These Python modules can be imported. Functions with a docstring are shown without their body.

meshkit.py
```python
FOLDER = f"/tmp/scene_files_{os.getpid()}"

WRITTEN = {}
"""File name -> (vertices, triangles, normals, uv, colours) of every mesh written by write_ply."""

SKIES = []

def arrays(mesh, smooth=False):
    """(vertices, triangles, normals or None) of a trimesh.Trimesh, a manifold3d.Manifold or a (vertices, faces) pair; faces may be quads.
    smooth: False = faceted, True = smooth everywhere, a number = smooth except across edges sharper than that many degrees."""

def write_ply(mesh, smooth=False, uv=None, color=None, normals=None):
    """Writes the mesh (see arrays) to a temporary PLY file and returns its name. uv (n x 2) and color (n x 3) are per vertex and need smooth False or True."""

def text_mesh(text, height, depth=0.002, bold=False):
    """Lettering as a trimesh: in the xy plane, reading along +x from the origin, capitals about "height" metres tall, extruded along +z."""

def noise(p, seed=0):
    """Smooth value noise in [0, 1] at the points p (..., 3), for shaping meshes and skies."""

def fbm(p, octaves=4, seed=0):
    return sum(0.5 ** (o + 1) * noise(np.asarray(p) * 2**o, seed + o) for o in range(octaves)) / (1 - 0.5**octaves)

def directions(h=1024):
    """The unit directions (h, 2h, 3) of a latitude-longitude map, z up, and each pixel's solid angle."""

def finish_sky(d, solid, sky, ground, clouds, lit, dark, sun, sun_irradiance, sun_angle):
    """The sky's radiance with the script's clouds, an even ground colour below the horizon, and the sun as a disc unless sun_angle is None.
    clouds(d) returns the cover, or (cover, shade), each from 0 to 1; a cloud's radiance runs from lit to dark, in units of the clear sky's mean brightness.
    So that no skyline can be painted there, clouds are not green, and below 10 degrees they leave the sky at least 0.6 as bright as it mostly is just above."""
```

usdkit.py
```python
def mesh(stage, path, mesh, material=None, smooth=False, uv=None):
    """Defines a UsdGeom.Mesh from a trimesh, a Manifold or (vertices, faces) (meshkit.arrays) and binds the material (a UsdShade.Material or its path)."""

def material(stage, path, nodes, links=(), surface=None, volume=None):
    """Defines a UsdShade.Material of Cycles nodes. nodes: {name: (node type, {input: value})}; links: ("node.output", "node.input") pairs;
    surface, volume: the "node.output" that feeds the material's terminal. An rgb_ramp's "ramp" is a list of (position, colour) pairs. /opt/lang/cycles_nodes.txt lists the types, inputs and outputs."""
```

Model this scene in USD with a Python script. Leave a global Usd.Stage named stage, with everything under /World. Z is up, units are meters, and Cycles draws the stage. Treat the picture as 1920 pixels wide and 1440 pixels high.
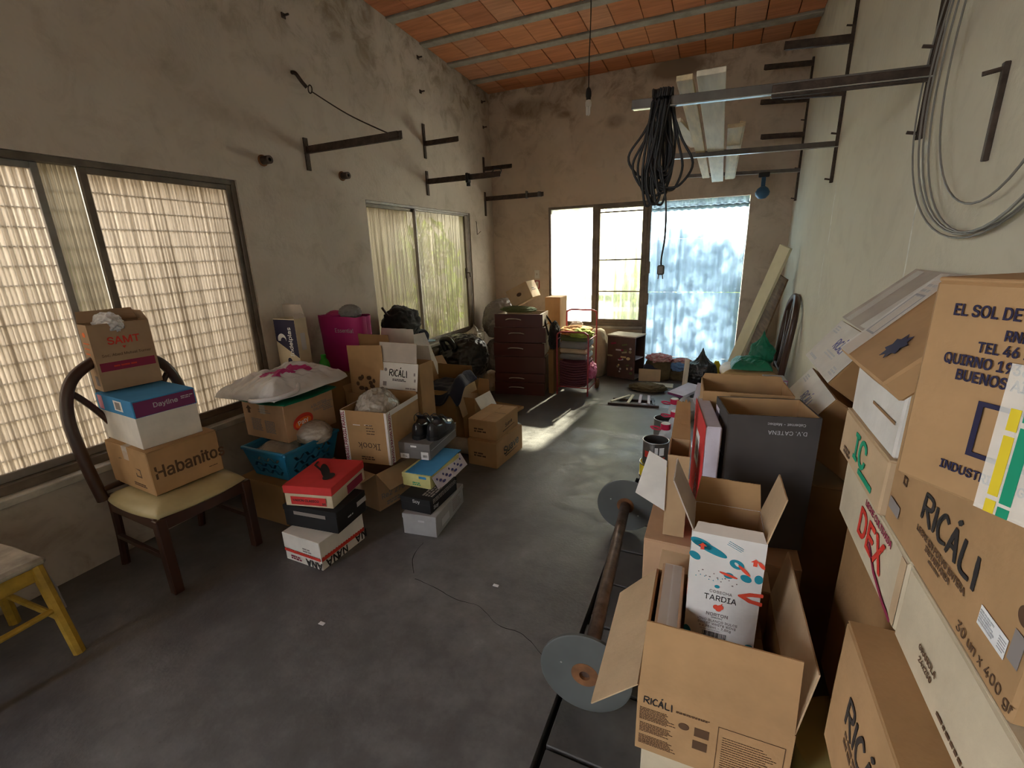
import math, random
import numpy as np, trimesh, shapely.geometry as sg
from shapely import affinity
import manifold3d as m3
import usdkit, meshkit
from pxr import Usd, UsdGeom, UsdShade, UsdLux, Sdf, Gf
stage = Usd.Stage.CreateInMemory()
UsdGeom.SetStageUpAxis(stage, 'Z')
UsdGeom.SetStageMetersPerUnit(stage, 1.0)
UsdGeom.Xform.Define(stage, '/World')
UsdGeom.Scope.Define(stage, '/World/Looks')
PI = math.pi
random.seed(5)
RNG = np.random.RandomState(11)

# ---------------------------------------------------------------- camera, sky, sun, exposure
CAM = np.array([2.8655, 0.0, 1.5144])
PITCH, YAW, ROLL, FPX = 0.27813, -0.42244, 0.03182, 856.48
EXPOSURE = 1.62
SKY_STRENGTH = 3.9
SUN_STRENGTH = 11.0
SUN_DIR = np.array([0.09, 0.80, 0.56])          # from the room towards the sun


def camera():
    cp, sp, cy, sy = math.cos(PITCH), math.sin(PITCH), math.cos(YAW), math.sin(YAW)
    fwd = np.array([sy * cp, cy * cp, -sp])
    right = np.array([cy, -sy, 0])
    down = np.cross(fwd, right)
    cr, sr = math.cos(ROLL), math.sin(ROLL)
    right, down = cr * right + sr * down, -sr * right + cr * down
    m = np.eye(4)
    m[0, :3], m[1, :3], m[2, :3], m[3, :3] = right, -down, -fwd, CAM
    c = UsdGeom.Camera.Define(stage, '/World/camera')
    c.AddTransformOp().Set(Gf.Matrix4d(*m.ravel().tolist()))
    c.CreateHorizontalApertureAttr(36.0)
    c.CreateVerticalApertureAttr(27.0)
    c.CreateFocalLengthAttr(FPX / 1920 * 36.0)
    c.CreateClippingRangeAttr(Gf.Vec2f(0.02, 200))
    c.CreateExposureAttr(EXPOSURE)


camera()
usdkit.material(stage, '/World/Looks/sky', {
    'c': ('texture_coordinate', {}), 's': ('separate_xyz', {}),
    'r': ('rgb_ramp', {'ramp': [(0, (0.30, 0.31, 0.29)), (0.48, (0.38, 0.4, 0.4)), (0.52, (1.0, 1.0, 0.97)), (0.75, (0.85, 0.92, 1.05)), (1, (0.6, 0.76, 1.1))]}),
    'm': ('math', {'math_type': 'multiply_add', 'value2': 0.5, 'value3': 0.5}),
    'b': ('background_shader', {'strength': SKY_STRENGTH})},
    [('c.generated', 's.vector'), ('s.z', 'm.value1'), ('m.value', 'r.fac'), ('r.color', 'b.color')], surface='b.background')
dome = UsdLux.DomeLight.Define(stage, '/World/sky')
dome.CreateIntensityAttr(1.0)
UsdShade.MaterialBindingAPI.Apply(dome.GetPrim()).Bind(UsdShade.Material.Get(stage, '/World/Looks/sky'))
sun = UsdLux.DistantLight.Define(stage, '/World/sun')
sun.CreateIntensityAttr(SUN_STRENGTH)
sun.CreateColorAttr(Gf.Vec3f(1.0, 0.965, 0.91))
sun.CreateAngleAttr(1.6)
sun.CreateNormalizeAttr(True)
_d = SUN_DIR / np.linalg.norm(SUN_DIR)
_r = np.cross([0, 0, 1], _d); _r /= np.linalg.norm(_r)
_u = np.cross(_d, _r)
_m = np.eye(4); _m[0, :3], _m[1, :3], _m[2, :3] = _r, _u, _d
sun.AddTransformOp().Set(Gf.Matrix4d(*_m.ravel().tolist()))

# ---------------------------------------------------------------- helpers
_names = {}


def numbered(parent, name):
    k = (str(parent), name)
    n = _names.get(k, 0)
    _names[k] = n + 1
    return name if n == 0 else '%s_%03d' % (name, n)


def tag(prim, label=None, cat=None, group=None, kind=None):
    p = prim.GetPrim()
    for k, v in (('label', label), ('category', cat), ('group', group), ('kind', kind)):
        if v:
            p.SetCustomDataByKey(k, v)
    return prim


def obj(name, mesh, mat, parent=None, smooth=False, label=None, kind=None):
    base = '/World' if parent is None else str(parent.GetPath())
    path = base + '/' + numbered(base, name)
    m = usdkit.mesh(stage, path, mesh, MAT[mat] if isinstance(mat, str) else mat, smooth=smooth)
    if isinstance(mesh, trimesh.Trimesh) and mesh.metadata.get('many'):
        kind = 'stuff'
    if label or kind:
        tag(m, label, kind=kind)
    return m


def thing(name, label, cat, loc=(0, 0, 0), rz=0.0, group=None, eul=None):
    x = UsdGeom.Xform.Define(stage, '/World/' + numbered('/World', name))
    x.AddTranslateOp().Set(Gf.Vec3d(*map(float, loc)))
    if eul is not None:
        x.AddRotateZOp().Set(float(eul[0])); x.AddRotateYOp().Set(float(eul[1])); x.AddRotateXOp().Set(float(eul[2]))
    elif rz:
        x.AddRotateZOp().Set(float(rz))
    return tag(x, label, cat, group)


def single(name, mesh, mat, label, cat, group=None, smooth=False):
    return tag(obj(name, mesh, mat, None, smooth), label, cat, group)


def struct(name, mesh, mat, parent=None, smooth=False):
    m = obj(name, mesh, mat, parent, smooth)
    if parent is None:
        tag(m, kind='structure')
    return m


def sgroup(name):
    return tag(UsdGeom.Xform.Define(stage, '/World/' + numbered('/World', name)), kind='structure')


def cat(ms):
    return trimesh.util.concatenate([tm(m) for m in ms])


def tm(m):
    if isinstance(m, trimesh.Trimesh):
        return m
    v, f, _ = meshkit.arrays(m)
    return trimesh.Trimesh(v, f, process=False)


def box(x0, x1, y0, y1, z0, z1):
    b = trimesh.creation.box([x1 - x0, y1 - y0, z1 - z0])
    b.apply_translation([(x0 + x1) / 2, (y0 + y1) / 2, (z0 + z1) / 2])
    return b


def rbox(x0, x1, y0, y1, z0, z1, b=0.004):
    """box with chamfered edges: hull of three shrunk boxes"""
    pts = []
    for i in range(3):
        s = np.array([b, b, b], float); s[i] = 0
        lo, hi = np.array([x0, y0, z0]) + s, np.array([x1, y1, z1]) - s
        pts += [[(lo, hi)[a][0], (lo, hi)[c][1], (lo, hi)[e][2]] for a in (0, 1) for c in (0, 1) for e in (0, 1)]
    return trimesh.Trimesh(np.array(pts)).convex_hull


def tube(pts, r, n=10, closed=False, caps=True):
    """swept round tube with parallel-transport frames; r a number or one per point"""
    P = np.asarray(pts, float)
    N = len(P)
    R = np.broadcast_to(np.asarray(r, float), (N,))
    if closed:
        T = np.roll(P, -1, 0) - np.roll(P, 1, 0)
    else:
        T = np.gradient(P, axis=0)
    T /= np.linalg.norm(T, axis=1, keepdims=True) + 1e-12
    a = np.array([0, 0, 1.0]) if abs(T[0][2]) < 0.9 else np.array([1.0, 0, 0])
    u = np.cross(T[0], a); u /= np.linalg.norm(u)
    V = []
    ang = np.linspace(0, 2 * PI, n, endpoint=False)
    for i in range(N):
        u = u - T[i] * (u @ T[i]); u /= np.linalg.norm(u) + 1e-12
        w = np.cross(T[i], u)
        V.append(P[i] + R[i] * (np.cos(ang)[:, None] * u + np.sin(ang)[:, None] * w))
    V = np.vstack(V)
    F = []
    for i in range(N if closed else N - 1):
        j = (i + 1) % N
        for k in range(n):
            l = (k + 1) % n
            F += [[i * n + k, i * n + l, j * n + l], [i * n + k, j * n + l, j * n + k]]
    if not closed and caps:
        V = np.vstack([V, P[0], P[-1]])
        for k in range(n):
            l = (k + 1) % n
            F += [[N * n, l, k], [N * n + 1, (N - 1) * n + k, (N - 1) * n + l]]
    return trimesh.Trimesh(V, F, process=False)


def spline(pts, n=8, closed=False):
    """Catmull-Rom through pts"""
    P = np.asarray(pts, float)
    N = len(P)
    out = []
    idx = range(N) if closed else range(N - 1)
    for i in idx:
        p0, p1, p2, p3 = (P[(i - 1) % N], P[i], P[(i + 1) % N], P[(i + 2) % N]) if closed else (P[max(i - 1, 0)], P[i], P[i + 1], P[min(i + 2, N - 1)])
        for t in np.linspace(0, 1, n, endpoint=False):
            out.append(0.5 * ((2 * p1) + (-p0 + p2) * t + (2 * p0 - 5 * p1 + 4 * p2 - p3) * t * t + (-p0 + 3 * p1 - 3 * p2 + p3) * t ** 3))
    if not closed:
        out.append(P[-1])
    return np.array(out)


def lathe(prof, n=32):
    """prof: (r, z) list"""
    p = np.asarray(prof, float)
    a = np.linspace(0, 2 * PI, n, endpoint=False)
    V = np.stack([np.outer(np.cos(a), p[:, 0]), np.outer(np.sin(a), p[:, 0]), np.broadcast_to(p[:, 1], (n, len(p)))], -1).reshape(-1, 3)
    m = len(p)
    F = []
    for i in range(n):
        j = (i + 1) % n
        for k in range(m - 1):
            F += [[i * m + k, j * m + k, j * m + k + 1], [i * m + k, j * m + k + 1, i * m + k + 1]]
    t = trimesh.Trimesh(V, F, process=True)
    t.update_faces(t.nondegenerate_faces())
    return t


def prism(poly, h, z0=0.0):
    """extrude a list of (x, y) or a shapely shape along z"""
    p = poly if hasattr(poly, 'geom_type') else sg.Polygon(poly)
    ms = [trimesh.creation.extrude_polygon(g, h, engine='earcut') for g in getattr(p, 'geoms', [p])]
    t = trimesh.util.concatenate(ms)
    t.apply_translation([0, 0, z0])
    return t


def frame4(o, x, y):
    """matrix taking local (x, y, z) to a plane at o with axes x, y, and z = x cross y"""
    x = np.asarray(x, float); x = x / np.linalg.norm(x)
    y = np.asarray(y, float); y = y - x * (x @ y); y /= np.linalg.norm(y)
    m = np.eye(4); m[:3, 0], m[:3, 1], m[:3, 2], m[:3, 3] = x, y, np.cross(x, y), o
    return m


def put(mesh, m):
    t = tm(mesh).copy(); t.apply_transform(m); return t


def rot(axis, deg, at=(0, 0, 0)):
    return trimesh.transformations.rotation_matrix(math.radians(deg), axis, at)


def sheet(fn, nu, nv, thick=0.0):
    """surface fn(u, v) -> xyz on [0,1]^2 grid, given some thickness along its normal"""
    u, v = np.meshgrid(np.linspace(0, 1, nu), np.linspace(0, 1, nv), indexing='ij')
    P = np.asarray(fn(u, v)); P = np.moveaxis(P, 0, -1) if P.shape[0] == 3 else P
    V = P.reshape(-1, 3)
    i = np.arange(nu * nv).reshape(nu, nv)
    a, b, c, d = i[:-1, :-1].ravel(), i[1:, :-1].ravel(), i[1:, 1:].ravel(), i[:-1, 1:].ravel()
    F = np.vstack([np.stack([a, b, c], 1), np.stack([a, c, d], 1)])
    t = trimesh.Trimesh(V, F, process=False)
    if thick:
        n = t.vertex_normals
        B = trimesh.Trimesh(V - n * thick, F[:, ::-1], process=False)
        e = np.concatenate([i[:, 0], i[-1, 1:], i[-2::-1, -1], i[0, -2:0:-1]])
        k = len(V)
        W = []
        for p, q in zip(e, np.roll(e, -1)):
            W += [[q, p, p + k], [q, p + k, q + k]]
        t = trimesh.Trimesh(np.vstack([V, B.vertices]), np.vstack([F, B.faces + k, W]), process=False)
    return t


def blob(radii, seed=0, sub=4, amp=0.12, freq=5.0, ridge=0.06, rfreq=14.0, flat=True, knot=0.0, power=2.0):
    """a slumped, crumpled bag: superellipsoid with noise; base at z = 0 when flat"""
    s = trimesh.creation.icosphere(sub, 1.0)
    d = np.array(s.vertices)
    q = d / (np.abs(d) ** power).sum(1, keepdims=True) ** (1.0 / power)
    n = meshkit.fbm(d * freq * 0.5 + 7.3 * seed + 20, 3, seed) - 0.5
    r = np.abs(meshkit.fbm(d * rfreq * 0.5 + 3.1 * seed + 40, 3, seed + 9) - 0.5) * 2
    q = q * (1 + amp * 2 * n + ridge * (0.5 - r))[:, None]
    if knot:
        top = np.clip((d[:, 2] - 0.55) / 0.45, 0, 1)
        q[:, :2] *= (1 - 0.85 * top ** 0.8)[:, None]
        q[:, 2] += knot * top ** 2
    v = q * np.asarray(radii, float)
    if flat:
        lo = -radii[2] * 0.72
        v[:, 2] = np.where(v[:, 2] < lo, lo + 0.04 * (v[:, 2] - lo), v[:, 2]) - lo
        v[:, 2] = np.maximum(v[:, 2], 0.0)
    return trimesh.Trimesh(v, s.faces, process=False)


def moved(m, *t):
    m = tm(m).copy(); m.apply_translation(t); return m


def scaled(m, *s):
    m = tm(m).copy(); m.vertices = m.vertices * np.array(s); return m


# ---------------------------------------------------------------- materials
MAT = {}


def mat(name, col, rough=0.6, metal=0.0, var=0.0, vscale=6.0, bump=0.0, bscale=60.0, spec=0.5, coat=0.0, sheen=0.0, trans=0.0, col2=None, stretch=None, alpha=None, ior=1.5):
    nodes = {'p': ('principled_bsdf', {'roughness': rough, 'metallic': metal, 'specular_ior_level': spec, 'coat_weight': coat, 'sheen_weight': sheen, 'transmission_weight': trans, 'ior': ior})}
    links = []
    src = 't.object'
    if var or bump:
        nodes['t'] = ('texture_coordinate', {})
        if stretch:
            nodes['mp'] = ('mapping', {'scale': stretch}); links.append(('t.object', 'mp.vector')); src = 'mp.vector'
    if var:
        c = np.array(col, float)
        c2 = np.array(col2, float) if col2 is not None else c * (1 - var)
        nodes['n'] = ('noise_texture', {'scale': vscale, 'detail': 5.0, 'roughness': 0.6})
        nodes['r'] = ('rgb_ramp', {'ramp': [(0.32, tuple(c2)), (0.68, tuple(c if col2 is not None else np.minimum(c * (1 + var * 0.6), 1)))]})
        links += [(src, 'n.vector'), ('n.fac', 'r.fac'), ('r.color', 'p.base_color')]
    else:
        nodes['p'][1]['base_color'] = col
    if bump:
        nodes['bn'] = ('noise_texture', {'scale': bscale, 'detail': 4.0})
        nodes['b'] = ('bump', {'strength': bump, 'distance': 0.01})
        links += [(src, 'bn.vector'), ('bn.fac', 'b.height'), ('b.normal', 'p.normal')]
    out = 'p.BSDF'
    if alpha is not None:
        nodes['tr'] = ('transparent_bsdf', {'color': (1, 1, 1)}); nodes['mx'] = ('mix_closure', {'fac': alpha})
        links += [('tr.BSDF', 'mx.closure1'), ('p.BSDF', 'mx.closure2')]; out = 'mx.closure'
    MAT[name] = usdkit.material(stage, '/World/Looks/' + name, nodes, links, surface=out)


def pane_mat(name, tcol, dcol, clear, gloss_rough=0.15, streak=0.0, sscale=(1, 60, 2), haze=0.5):
    """translucent sheet: clear share, diffusing share, glossy by fresnel; streak varies the clear share from rib to rib"""
    nodes = {'tr': ('transparent_bsdf', {'color': tcol}), 'tl': ('translucent_bsdf', {'color': dcol}),
             'df': ('diffuse_bsdf', {'color': dcol}), 'gl': ('glossy_bsdf', {'color': (1, 1, 1), 'roughness': gloss_rough}),
             'm0': ('mix_closure', {'fac': 0.12}), 'm1': ('mix_closure', {'fac': clear}), 'm2': ('mix_closure', {}), 'fr': ('fresnel', {'IOR': 1.25})}
    links = [('tl.BSDF', 'm0.closure1'), ('df.BSDF', 'm0.closure2'), ('m0.closure', 'm1.closure1'), ('tr.BSDF', 'm1.closure2'),
             ('fr.fac', 'm2.fac'), ('m1.closure', 'm2.closure1'), ('gl.BSDF', 'm2.closure2')]
    if streak:
        nodes.update({'g': ('geometry', {}), 'mp': ('mapping', {'scale': sscale}), 'n': ('noise_texture', {'scale': 1.0, 'detail': 3.0}),
                      'mr': ('map_range', {'from_min': 0.35, 'from_max': 0.65, 'to_min': max(0, clear - streak), 'to_max': clear + streak, 'clamp': True})})
        links += [('g.position', 'mp.vector'), ('mp.vector', 'n.vector'), ('n.fac', 'mr.value'), ('mr.result', 'm1.fac')]
    MAT[name] = usdkit.material(stage, '/World/Looks/' + name, nodes, links, surface='m2.closure')


def plaster(name, base, dirty, z_lo=0.0, lo_amt=0.5, top=None, blot=0.45, seed=0.0, patches=()):
    """painted plaster with blotches, damp near the ceiling, and grime low down; patches: (centre, radii, strength) damp stains"""
    n = {'g': ('geometry', {}), 's': ('separate_xyz', {}),
         'mp': ('mapping', {'location': (seed, seed * 1.7, seed * 0.3)}),
         'n1': ('noise_texture', {'scale': 0.9, 'detail': 6.0, 'roughness': 0.62}),
         'n2': ('noise_texture', {'scale': 5.0, 'detail': 6.0, 'roughness': 0.65, 'distortion': 0.6}),
         'n3': ('noise_texture', {'scale': 38.0, 'detail': 4.0}),
         'r1': ('map_range', {'from_min': 0.45, 'from_max': 0.72, 'to_min': 0.0, 'to_max': blot, 'clamp': True}),
         'r2': ('map_range', {'from_min': 0.5, 'from_max': 0.72, 'to_min': 0.0, 'to_max': blot * 0.7, 'clamp': True}),
         'a': ('math', {'math_type': 'add'}),
         'b': ('bump', {'strength': 0.25, 'distance': 0.01}),
         'mx': ('mix_color', {'a': base, 'b': dirty}),
         'p': ('principled_bsdf', {'roughness': 0.85, 'specular_ior_level': 0.25})}
    l = [('g.position', 's.vector'), ('g.position', 'mp.vector'), ('mp.vector', 'n1.vector'), ('mp.vector', 'n2.vector'), ('mp.vector', 'n3.vector'),
         ('n1.fac', 'r1.value'), ('n2.fac', 'r2.value'), ('r1.result', 'a.value1'), ('r2.result', 'a.value2'),
         ('n3.fac', 'b.height'), ('b.normal', 'p.normal')]
    last = 'a.value'
    # grime towards the floor, broken up by the noise
    n['zl'] = ('map_range', {'from_min': 0.0, 'from_max': max(z_lo, 0.01), 'to_min': lo_amt, 'to_max': 0.0, 'clamp': True})
    n['ml'] = ('math', {'math_type': 'multiply'}); n['al'] = ('math', {'math_type': 'add'})
    l += [('s.z', 'zl.value'), ('zl.result', 'ml.value1'), ('n2.fac', 'ml.value2'), (last, 'al.value1'), ('ml.value', 'al.value2')]
    last = 'al.value'
    if top:
        n['zt'] = ('map_range', {'from_min': top[0], 'from_max': top[1], 'to_min': 0.0, 'to_max': top[2], 'clamp': True})
        n['rt'] = ('map_range', {'from_min': 0.42, 'from_max': 0.62, 'to_min': 0.0, 'to_max': 1.0, 'clamp': True})
        n['mt'] = ('math', {'math_type': 'multiply'}); n['at'] = ('math', {'math_type': 'add'})
        l += [('s.z', 'zt.value'), ('n2.fac', 'rt.value'), ('zt.result', 'mt.value1'), ('rt.result', 'mt.value2'), (last, 'at.value1'), ('mt.value', 'at.value2')]
        last = 'at.value'
    for i, (c, rad, amt) in enumerate(patches):
        k = str(i)
        n['pm' + k] = ('mapping', {'mapping_type': 'point', 'location': tuple(-np.array(c) / np.array(rad)), 'scale': tuple(1 / np.array(rad))})
        n['pd' + k] = ('vector_math', {'math_type': 'length'})
        n['pa' + k] = ('math', {'math_type': 'multiply_add', 'value2': 1.1})
        n['pr' + k] = ('map_range', {'from_min': 1.0, 'from_max': 1.55, 'to_min': amt, 'to_max': 0.0, 'clamp': True})
        n['ps' + k] = ('math', {'math_type': 'add'})
        l += [('g.position', 'pm%s.vector' % k), ('pm%s.vector' % k, 'pd%s.vector1' % k), ('n2.fac', 'pa%s.value1' % k), ('pd%s.value' % k, 'pa%s.value3' % k),
              ('pa%s.value' % k, 'pr%s.value' % k), ('pr%s.result' % k, 'ps%s.value1' % k), (last, 'ps%s.value2' % k)]
        last = 'ps%s.value' % k
    n['cl'] = ('clamp', {'min': 0.0, 'max': 0.95})
    l += [(last, 'cl.value'), ('cl.result', 'mx.fac'), ('mx.result', 'p.base_color')]
    MAT[name] = usdkit.material(stage, '/World/Looks/' + name, n, l, surface='p.BSDF')


plaster('plaster_left', (0.56, 0.50, 0.43), (0.25, 0.20, 0.14), 1.0, 0.7, top=(2.6, 3.5, 0.55), seed=3.0)
plaster('plaster_back', (0.64, 0.54, 0.44), (0.25, 0.18, 0.12), 1.2, 0.5, top=(2.75, 3.5, 0.5), seed=8.0, blot=0.5,
        patches=[((2.25, 5.92, 3.38), (0.34, 0.6, 0.13), 0.85), ((0.55, 5.92, 3.22), (0.34, 0.6, 0.14), 0.5), ((1.0, 5.92, 3.10), (0.12, 0.6, 0.05), 0.45), ((1.62, 5.92, 2.95), (0.14, 0.6, 0.09), 0.55)])
plaster('plaster_right', (0.62, 0.58, 0.46), (0.42, 0.38, 0.29), 0.8, 0.4, top=(2.8, 3.6, 0.35), seed=14.0, blot=0.38)
plaster('plaster_front', (0.5, 0.45, 0.38), (0.25, 0.2, 0.15), 0.8, 0.4, seed=21.0)

# concrete floor, polished and stained
MAT['floor_concrete'] = usdkit.material(stage, '/World/Looks/floor_concrete', {
    'g': ('geometry', {}), 'n1': ('noise_texture', {'scale': 1.1, 'detail': 7.0, 'roughness': 0.62, 'distortion': 0.4}), 'n2': ('noise_texture', {'scale': 7.0, 'detail': 6.0, 'roughness': 0.7}),
    'n3': ('noise_texture', {'scale': 70.0, 'detail': 3.0}), 'v': ('voronoi_texture', {'scale': 26.0}),
    'r': ('rgb_ramp', {'ramp': [(0.28, (0.060, 0.057, 0.056)), (0.46, (0.105, 0.101, 0.101)), (0.60, (0.17, 0.165, 0.163)), (0.74, (0.29, 0.28, 0.275))]}),
    'mx': ('math', {'math_type': 'multiply_add', 'value2': 0.5}), 'h': ('math', {'math_type': 'multiply', 'value2': 0.5}),
    'ro': ('map_range', {'from_min': 0.3, 'from_max': 0.7, 'to_min': 0.34, 'to_max': 0.6}), 'b': ('bump', {'strength': 0.12, 'distance': 0.01}),
    'sp': ('map_range', {'from_min': 0.02, 'from_max': 0.05, 'to_min': 0.35, 'to_max': 1.0, 'clamp': True}), 'ml': ('mix_color', {'blend_type': 'multiply', 'fac': 1.0}),
    'p': ('principled_bsdf', {'specular_ior_level': 0.55})},
    [('g.position', 'n1.vector'), ('g.position', 'n2.vector'), ('g.position', 'n3.vector'), ('g.position', 'v.vector'), ('n1.fac', 'mx.value1'), ('n2.fac', 'h.value1'), ('h.value', 'mx.value3'),
     ('mx.value', 'r.fac'), ('r.color', 'ml.a'), ('v.distance', 'sp.value'), ('sp.result', 'ml.b'), ('ml.result', 'p.base_color'), ('n2.fac', 'ro.value'), ('ro.result', 'p.roughness'), ('n3.fac', 'b.height'), ('b.normal', 'p.normal')], surface='p.BSDF')

mat('scar_paint', (0.72, 0.71, 0.64), 0.9, var=0.3, vscale=20)
mat('pit_board', (0.085, 0.082, 0.08), 0.5, var=0.35, vscale=5, bump=0.2, bscale=40)
mat('pit_dark', (0.015, 0.014, 0.013), 0.9)
for i, c in enumerate([(0.50, 0.19, 0.085), (0.54, 0.22, 0.10), (0.45, 0.17, 0.08), (0.52, 0.24, 0.13)]):
    mat('ceiling_tile_%d' % i, c, 0.85, var=0.22, vscale=5.0, bump=0.35, bscale=30, spec=0.2, stretch=(0.5, 5, 1))
mat('beam_concrete', (0.33, 0.30, 0.25), 0.9, var=0.25, vscale=8, bump=0.3, bscale=60)
mat('alu_dark', (0.17, 0.14, 0.11), 0.5, 0.35, var=0.3, vscale=9)
mat('alu_grey', (0.30, 0.28, 0.26), 0.45, 0.5, var=0.2, vscale=9)
mat('sill_stone', (0.46, 0.44, 0.38), 0.7, var=0.3, vscale=8)
mat('rust_steel', (0.085, 0.062, 0.05), 0.6, 0.55, var=0.45, vscale=18, bump=0.2, bscale=120)
mat('grey_steel', (0.15, 0.14, 0.13), 0.45, 0.6, var=0.25, vscale=10)
mat('galvanised_and_glint', (0.55, 0.56, 0.54), 0.35, 0.85, var=0.12, vscale=20)
mat('black_plastic', (0.012, 0.012, 0.013), 0.45)
mat('black_rubber', (0.014, 0.015, 0.017), 0.5)
mat('white_plastic', (0.72, 0.70, 0.65), 0.4)
mat('lamp_glass', (0.86, 0.85, 0.80), 0.25)
mat('wire_grey', (0.21, 0.20, 0.18), 0.6)
mat('dark_wire', (0.03, 0.025, 0.02), 0.6)
pane_mat('ribbed_glass', (1.0, 0.94, 0.84), (0.37, 0.305, 0.225), 0.24, streak=0.26, sscale=(0.0, 58.0, 0.55))
pane_mat('ribbed_glass_far', (0.98, 0.92, 0.78), (0.24, 0.20, 0.14), 0.2, streak=0.10, sscale=(0.0, 40.0, 1.0))
pane_mat('ribbed_glass_back', (0.98, 0.97, 0.85), (0.26, 0.26, 0.19), 0.38, streak=0.1, sscale=(40, 0, 2))
pane_mat('clear_glass', (0.97, 0.98, 0.95), (0.55, 0.54, 0.49), 0.22, streak=0.12, sscale=(30, 0, 3))
pane_mat('blue_sheet', (0.78, 0.9, 0.98), (0.31, 0.375, 0.42), 0.06, streak=0.06, sscale=(9, 1, 7))

# ---------------------------------------------------------------- the room
W, D, HB, SL, YF = 3.52, 5.92, 3.453, 0.04, -4.2
T = 0.16
ceil_z = lambda y: HB + SL * (D - y)


def wall_x(x0, x1, holes, zt0, zt1, y0, y1):
    """a wall slab between x0 and x1 running along y, holes (ya, yb, za, zb); top follows the roof"""
    p = sg.Polygon([(y0, 0), (y1, 0), (y1, zt1), (y0, zt0)])
    for a, b, c, d in holes:
        p = p.difference(sg.box(a, c, b, d))
    m = prism(p, x1 - x0)
    return put(m, np.array([[0, 0, 1, x0], [1, 0, 0, 0], [0, 1, 0, 0], [0, 0, 0, 1.0]]))


def wall_y(y0, y1, holes, x0, x1, zt):
    p = sg.Polygon([(x0, 0), (x1, 0), (x1, zt), (x0, zt)])
    for a, b, c, d in holes:
        p = p.difference(sg.box(a, c, b, d))
    m = prism(p, y1 - y0)
    return put(m, np.array([[1, 0, 0, 0], [0, 0, -1, y1], [0, 1, 0, 0], [0, 0, 0, 1.0]]))


W0 = (-4.0, -1.8, 0.6, 2.9)         # wide opening added in the same wall, unseen behind the camera, for fill light
W1 = (0.02, 2.19, 0.525, 2.017)      # first side window: y range, z range
W2 = (3.388, 5.267, 0.567, 2.005)    # second side window
BW = (0.792, 2.036, 0.57, 2.066)     # back window: x range, z range
BD = (2.036, 3.114, 0.0, 2.05)       # sheeted back doorway
struct('wall_left', wall_x(-T, 0, [W1, W2, W0], ceil_z(YF) + .1, ceil_z(D) + .1, YF, D + T), 'plaster_left')
struct('wall_right', wall_x(W, W + T, [], ceil_z(YF) + .1, ceil_z(D) + .1, YF, D + T), 'plaster_right')
struct('wall_back', wall_y(D, D + T, [BW, BD], 0, W, HB + .08), 'plaster_back')
struct('wall_front', wall_y(YF - T, YF, [], -T, W + T, ceil_z(YF) + .1), 'plaster_front')

wr = stage.GetPrimAtPath('/World/wall_right')
for sy, sz0, sz1, sw in ((2.27, 1.28, 1.80, .010), (2.30, 1.72, 1.86, .022), (3.80, 1.50, 1.90, .012), (3.86, 1.16, 1.48, .008)):
    q = spline([(W - .0006, sy + .02 * (k % 2) * (k / 3 - .5), sz0 + (sz1 - sz0) * k / 5) for k in range(6)], 5)
    q[:, 1] += .01 * (meshkit.noise(q * 14, 3) - .5)
    obj('paint_scar', scaled(tube((q - [W, 0, 0]) * [1, 1, 1], sw * (.3 + .7 * meshkit.noise(q * 22, 5)), 6), .06, 1, 1).apply_translation([W - .0004, 0, 0]), 'scar_paint', wr)
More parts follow.
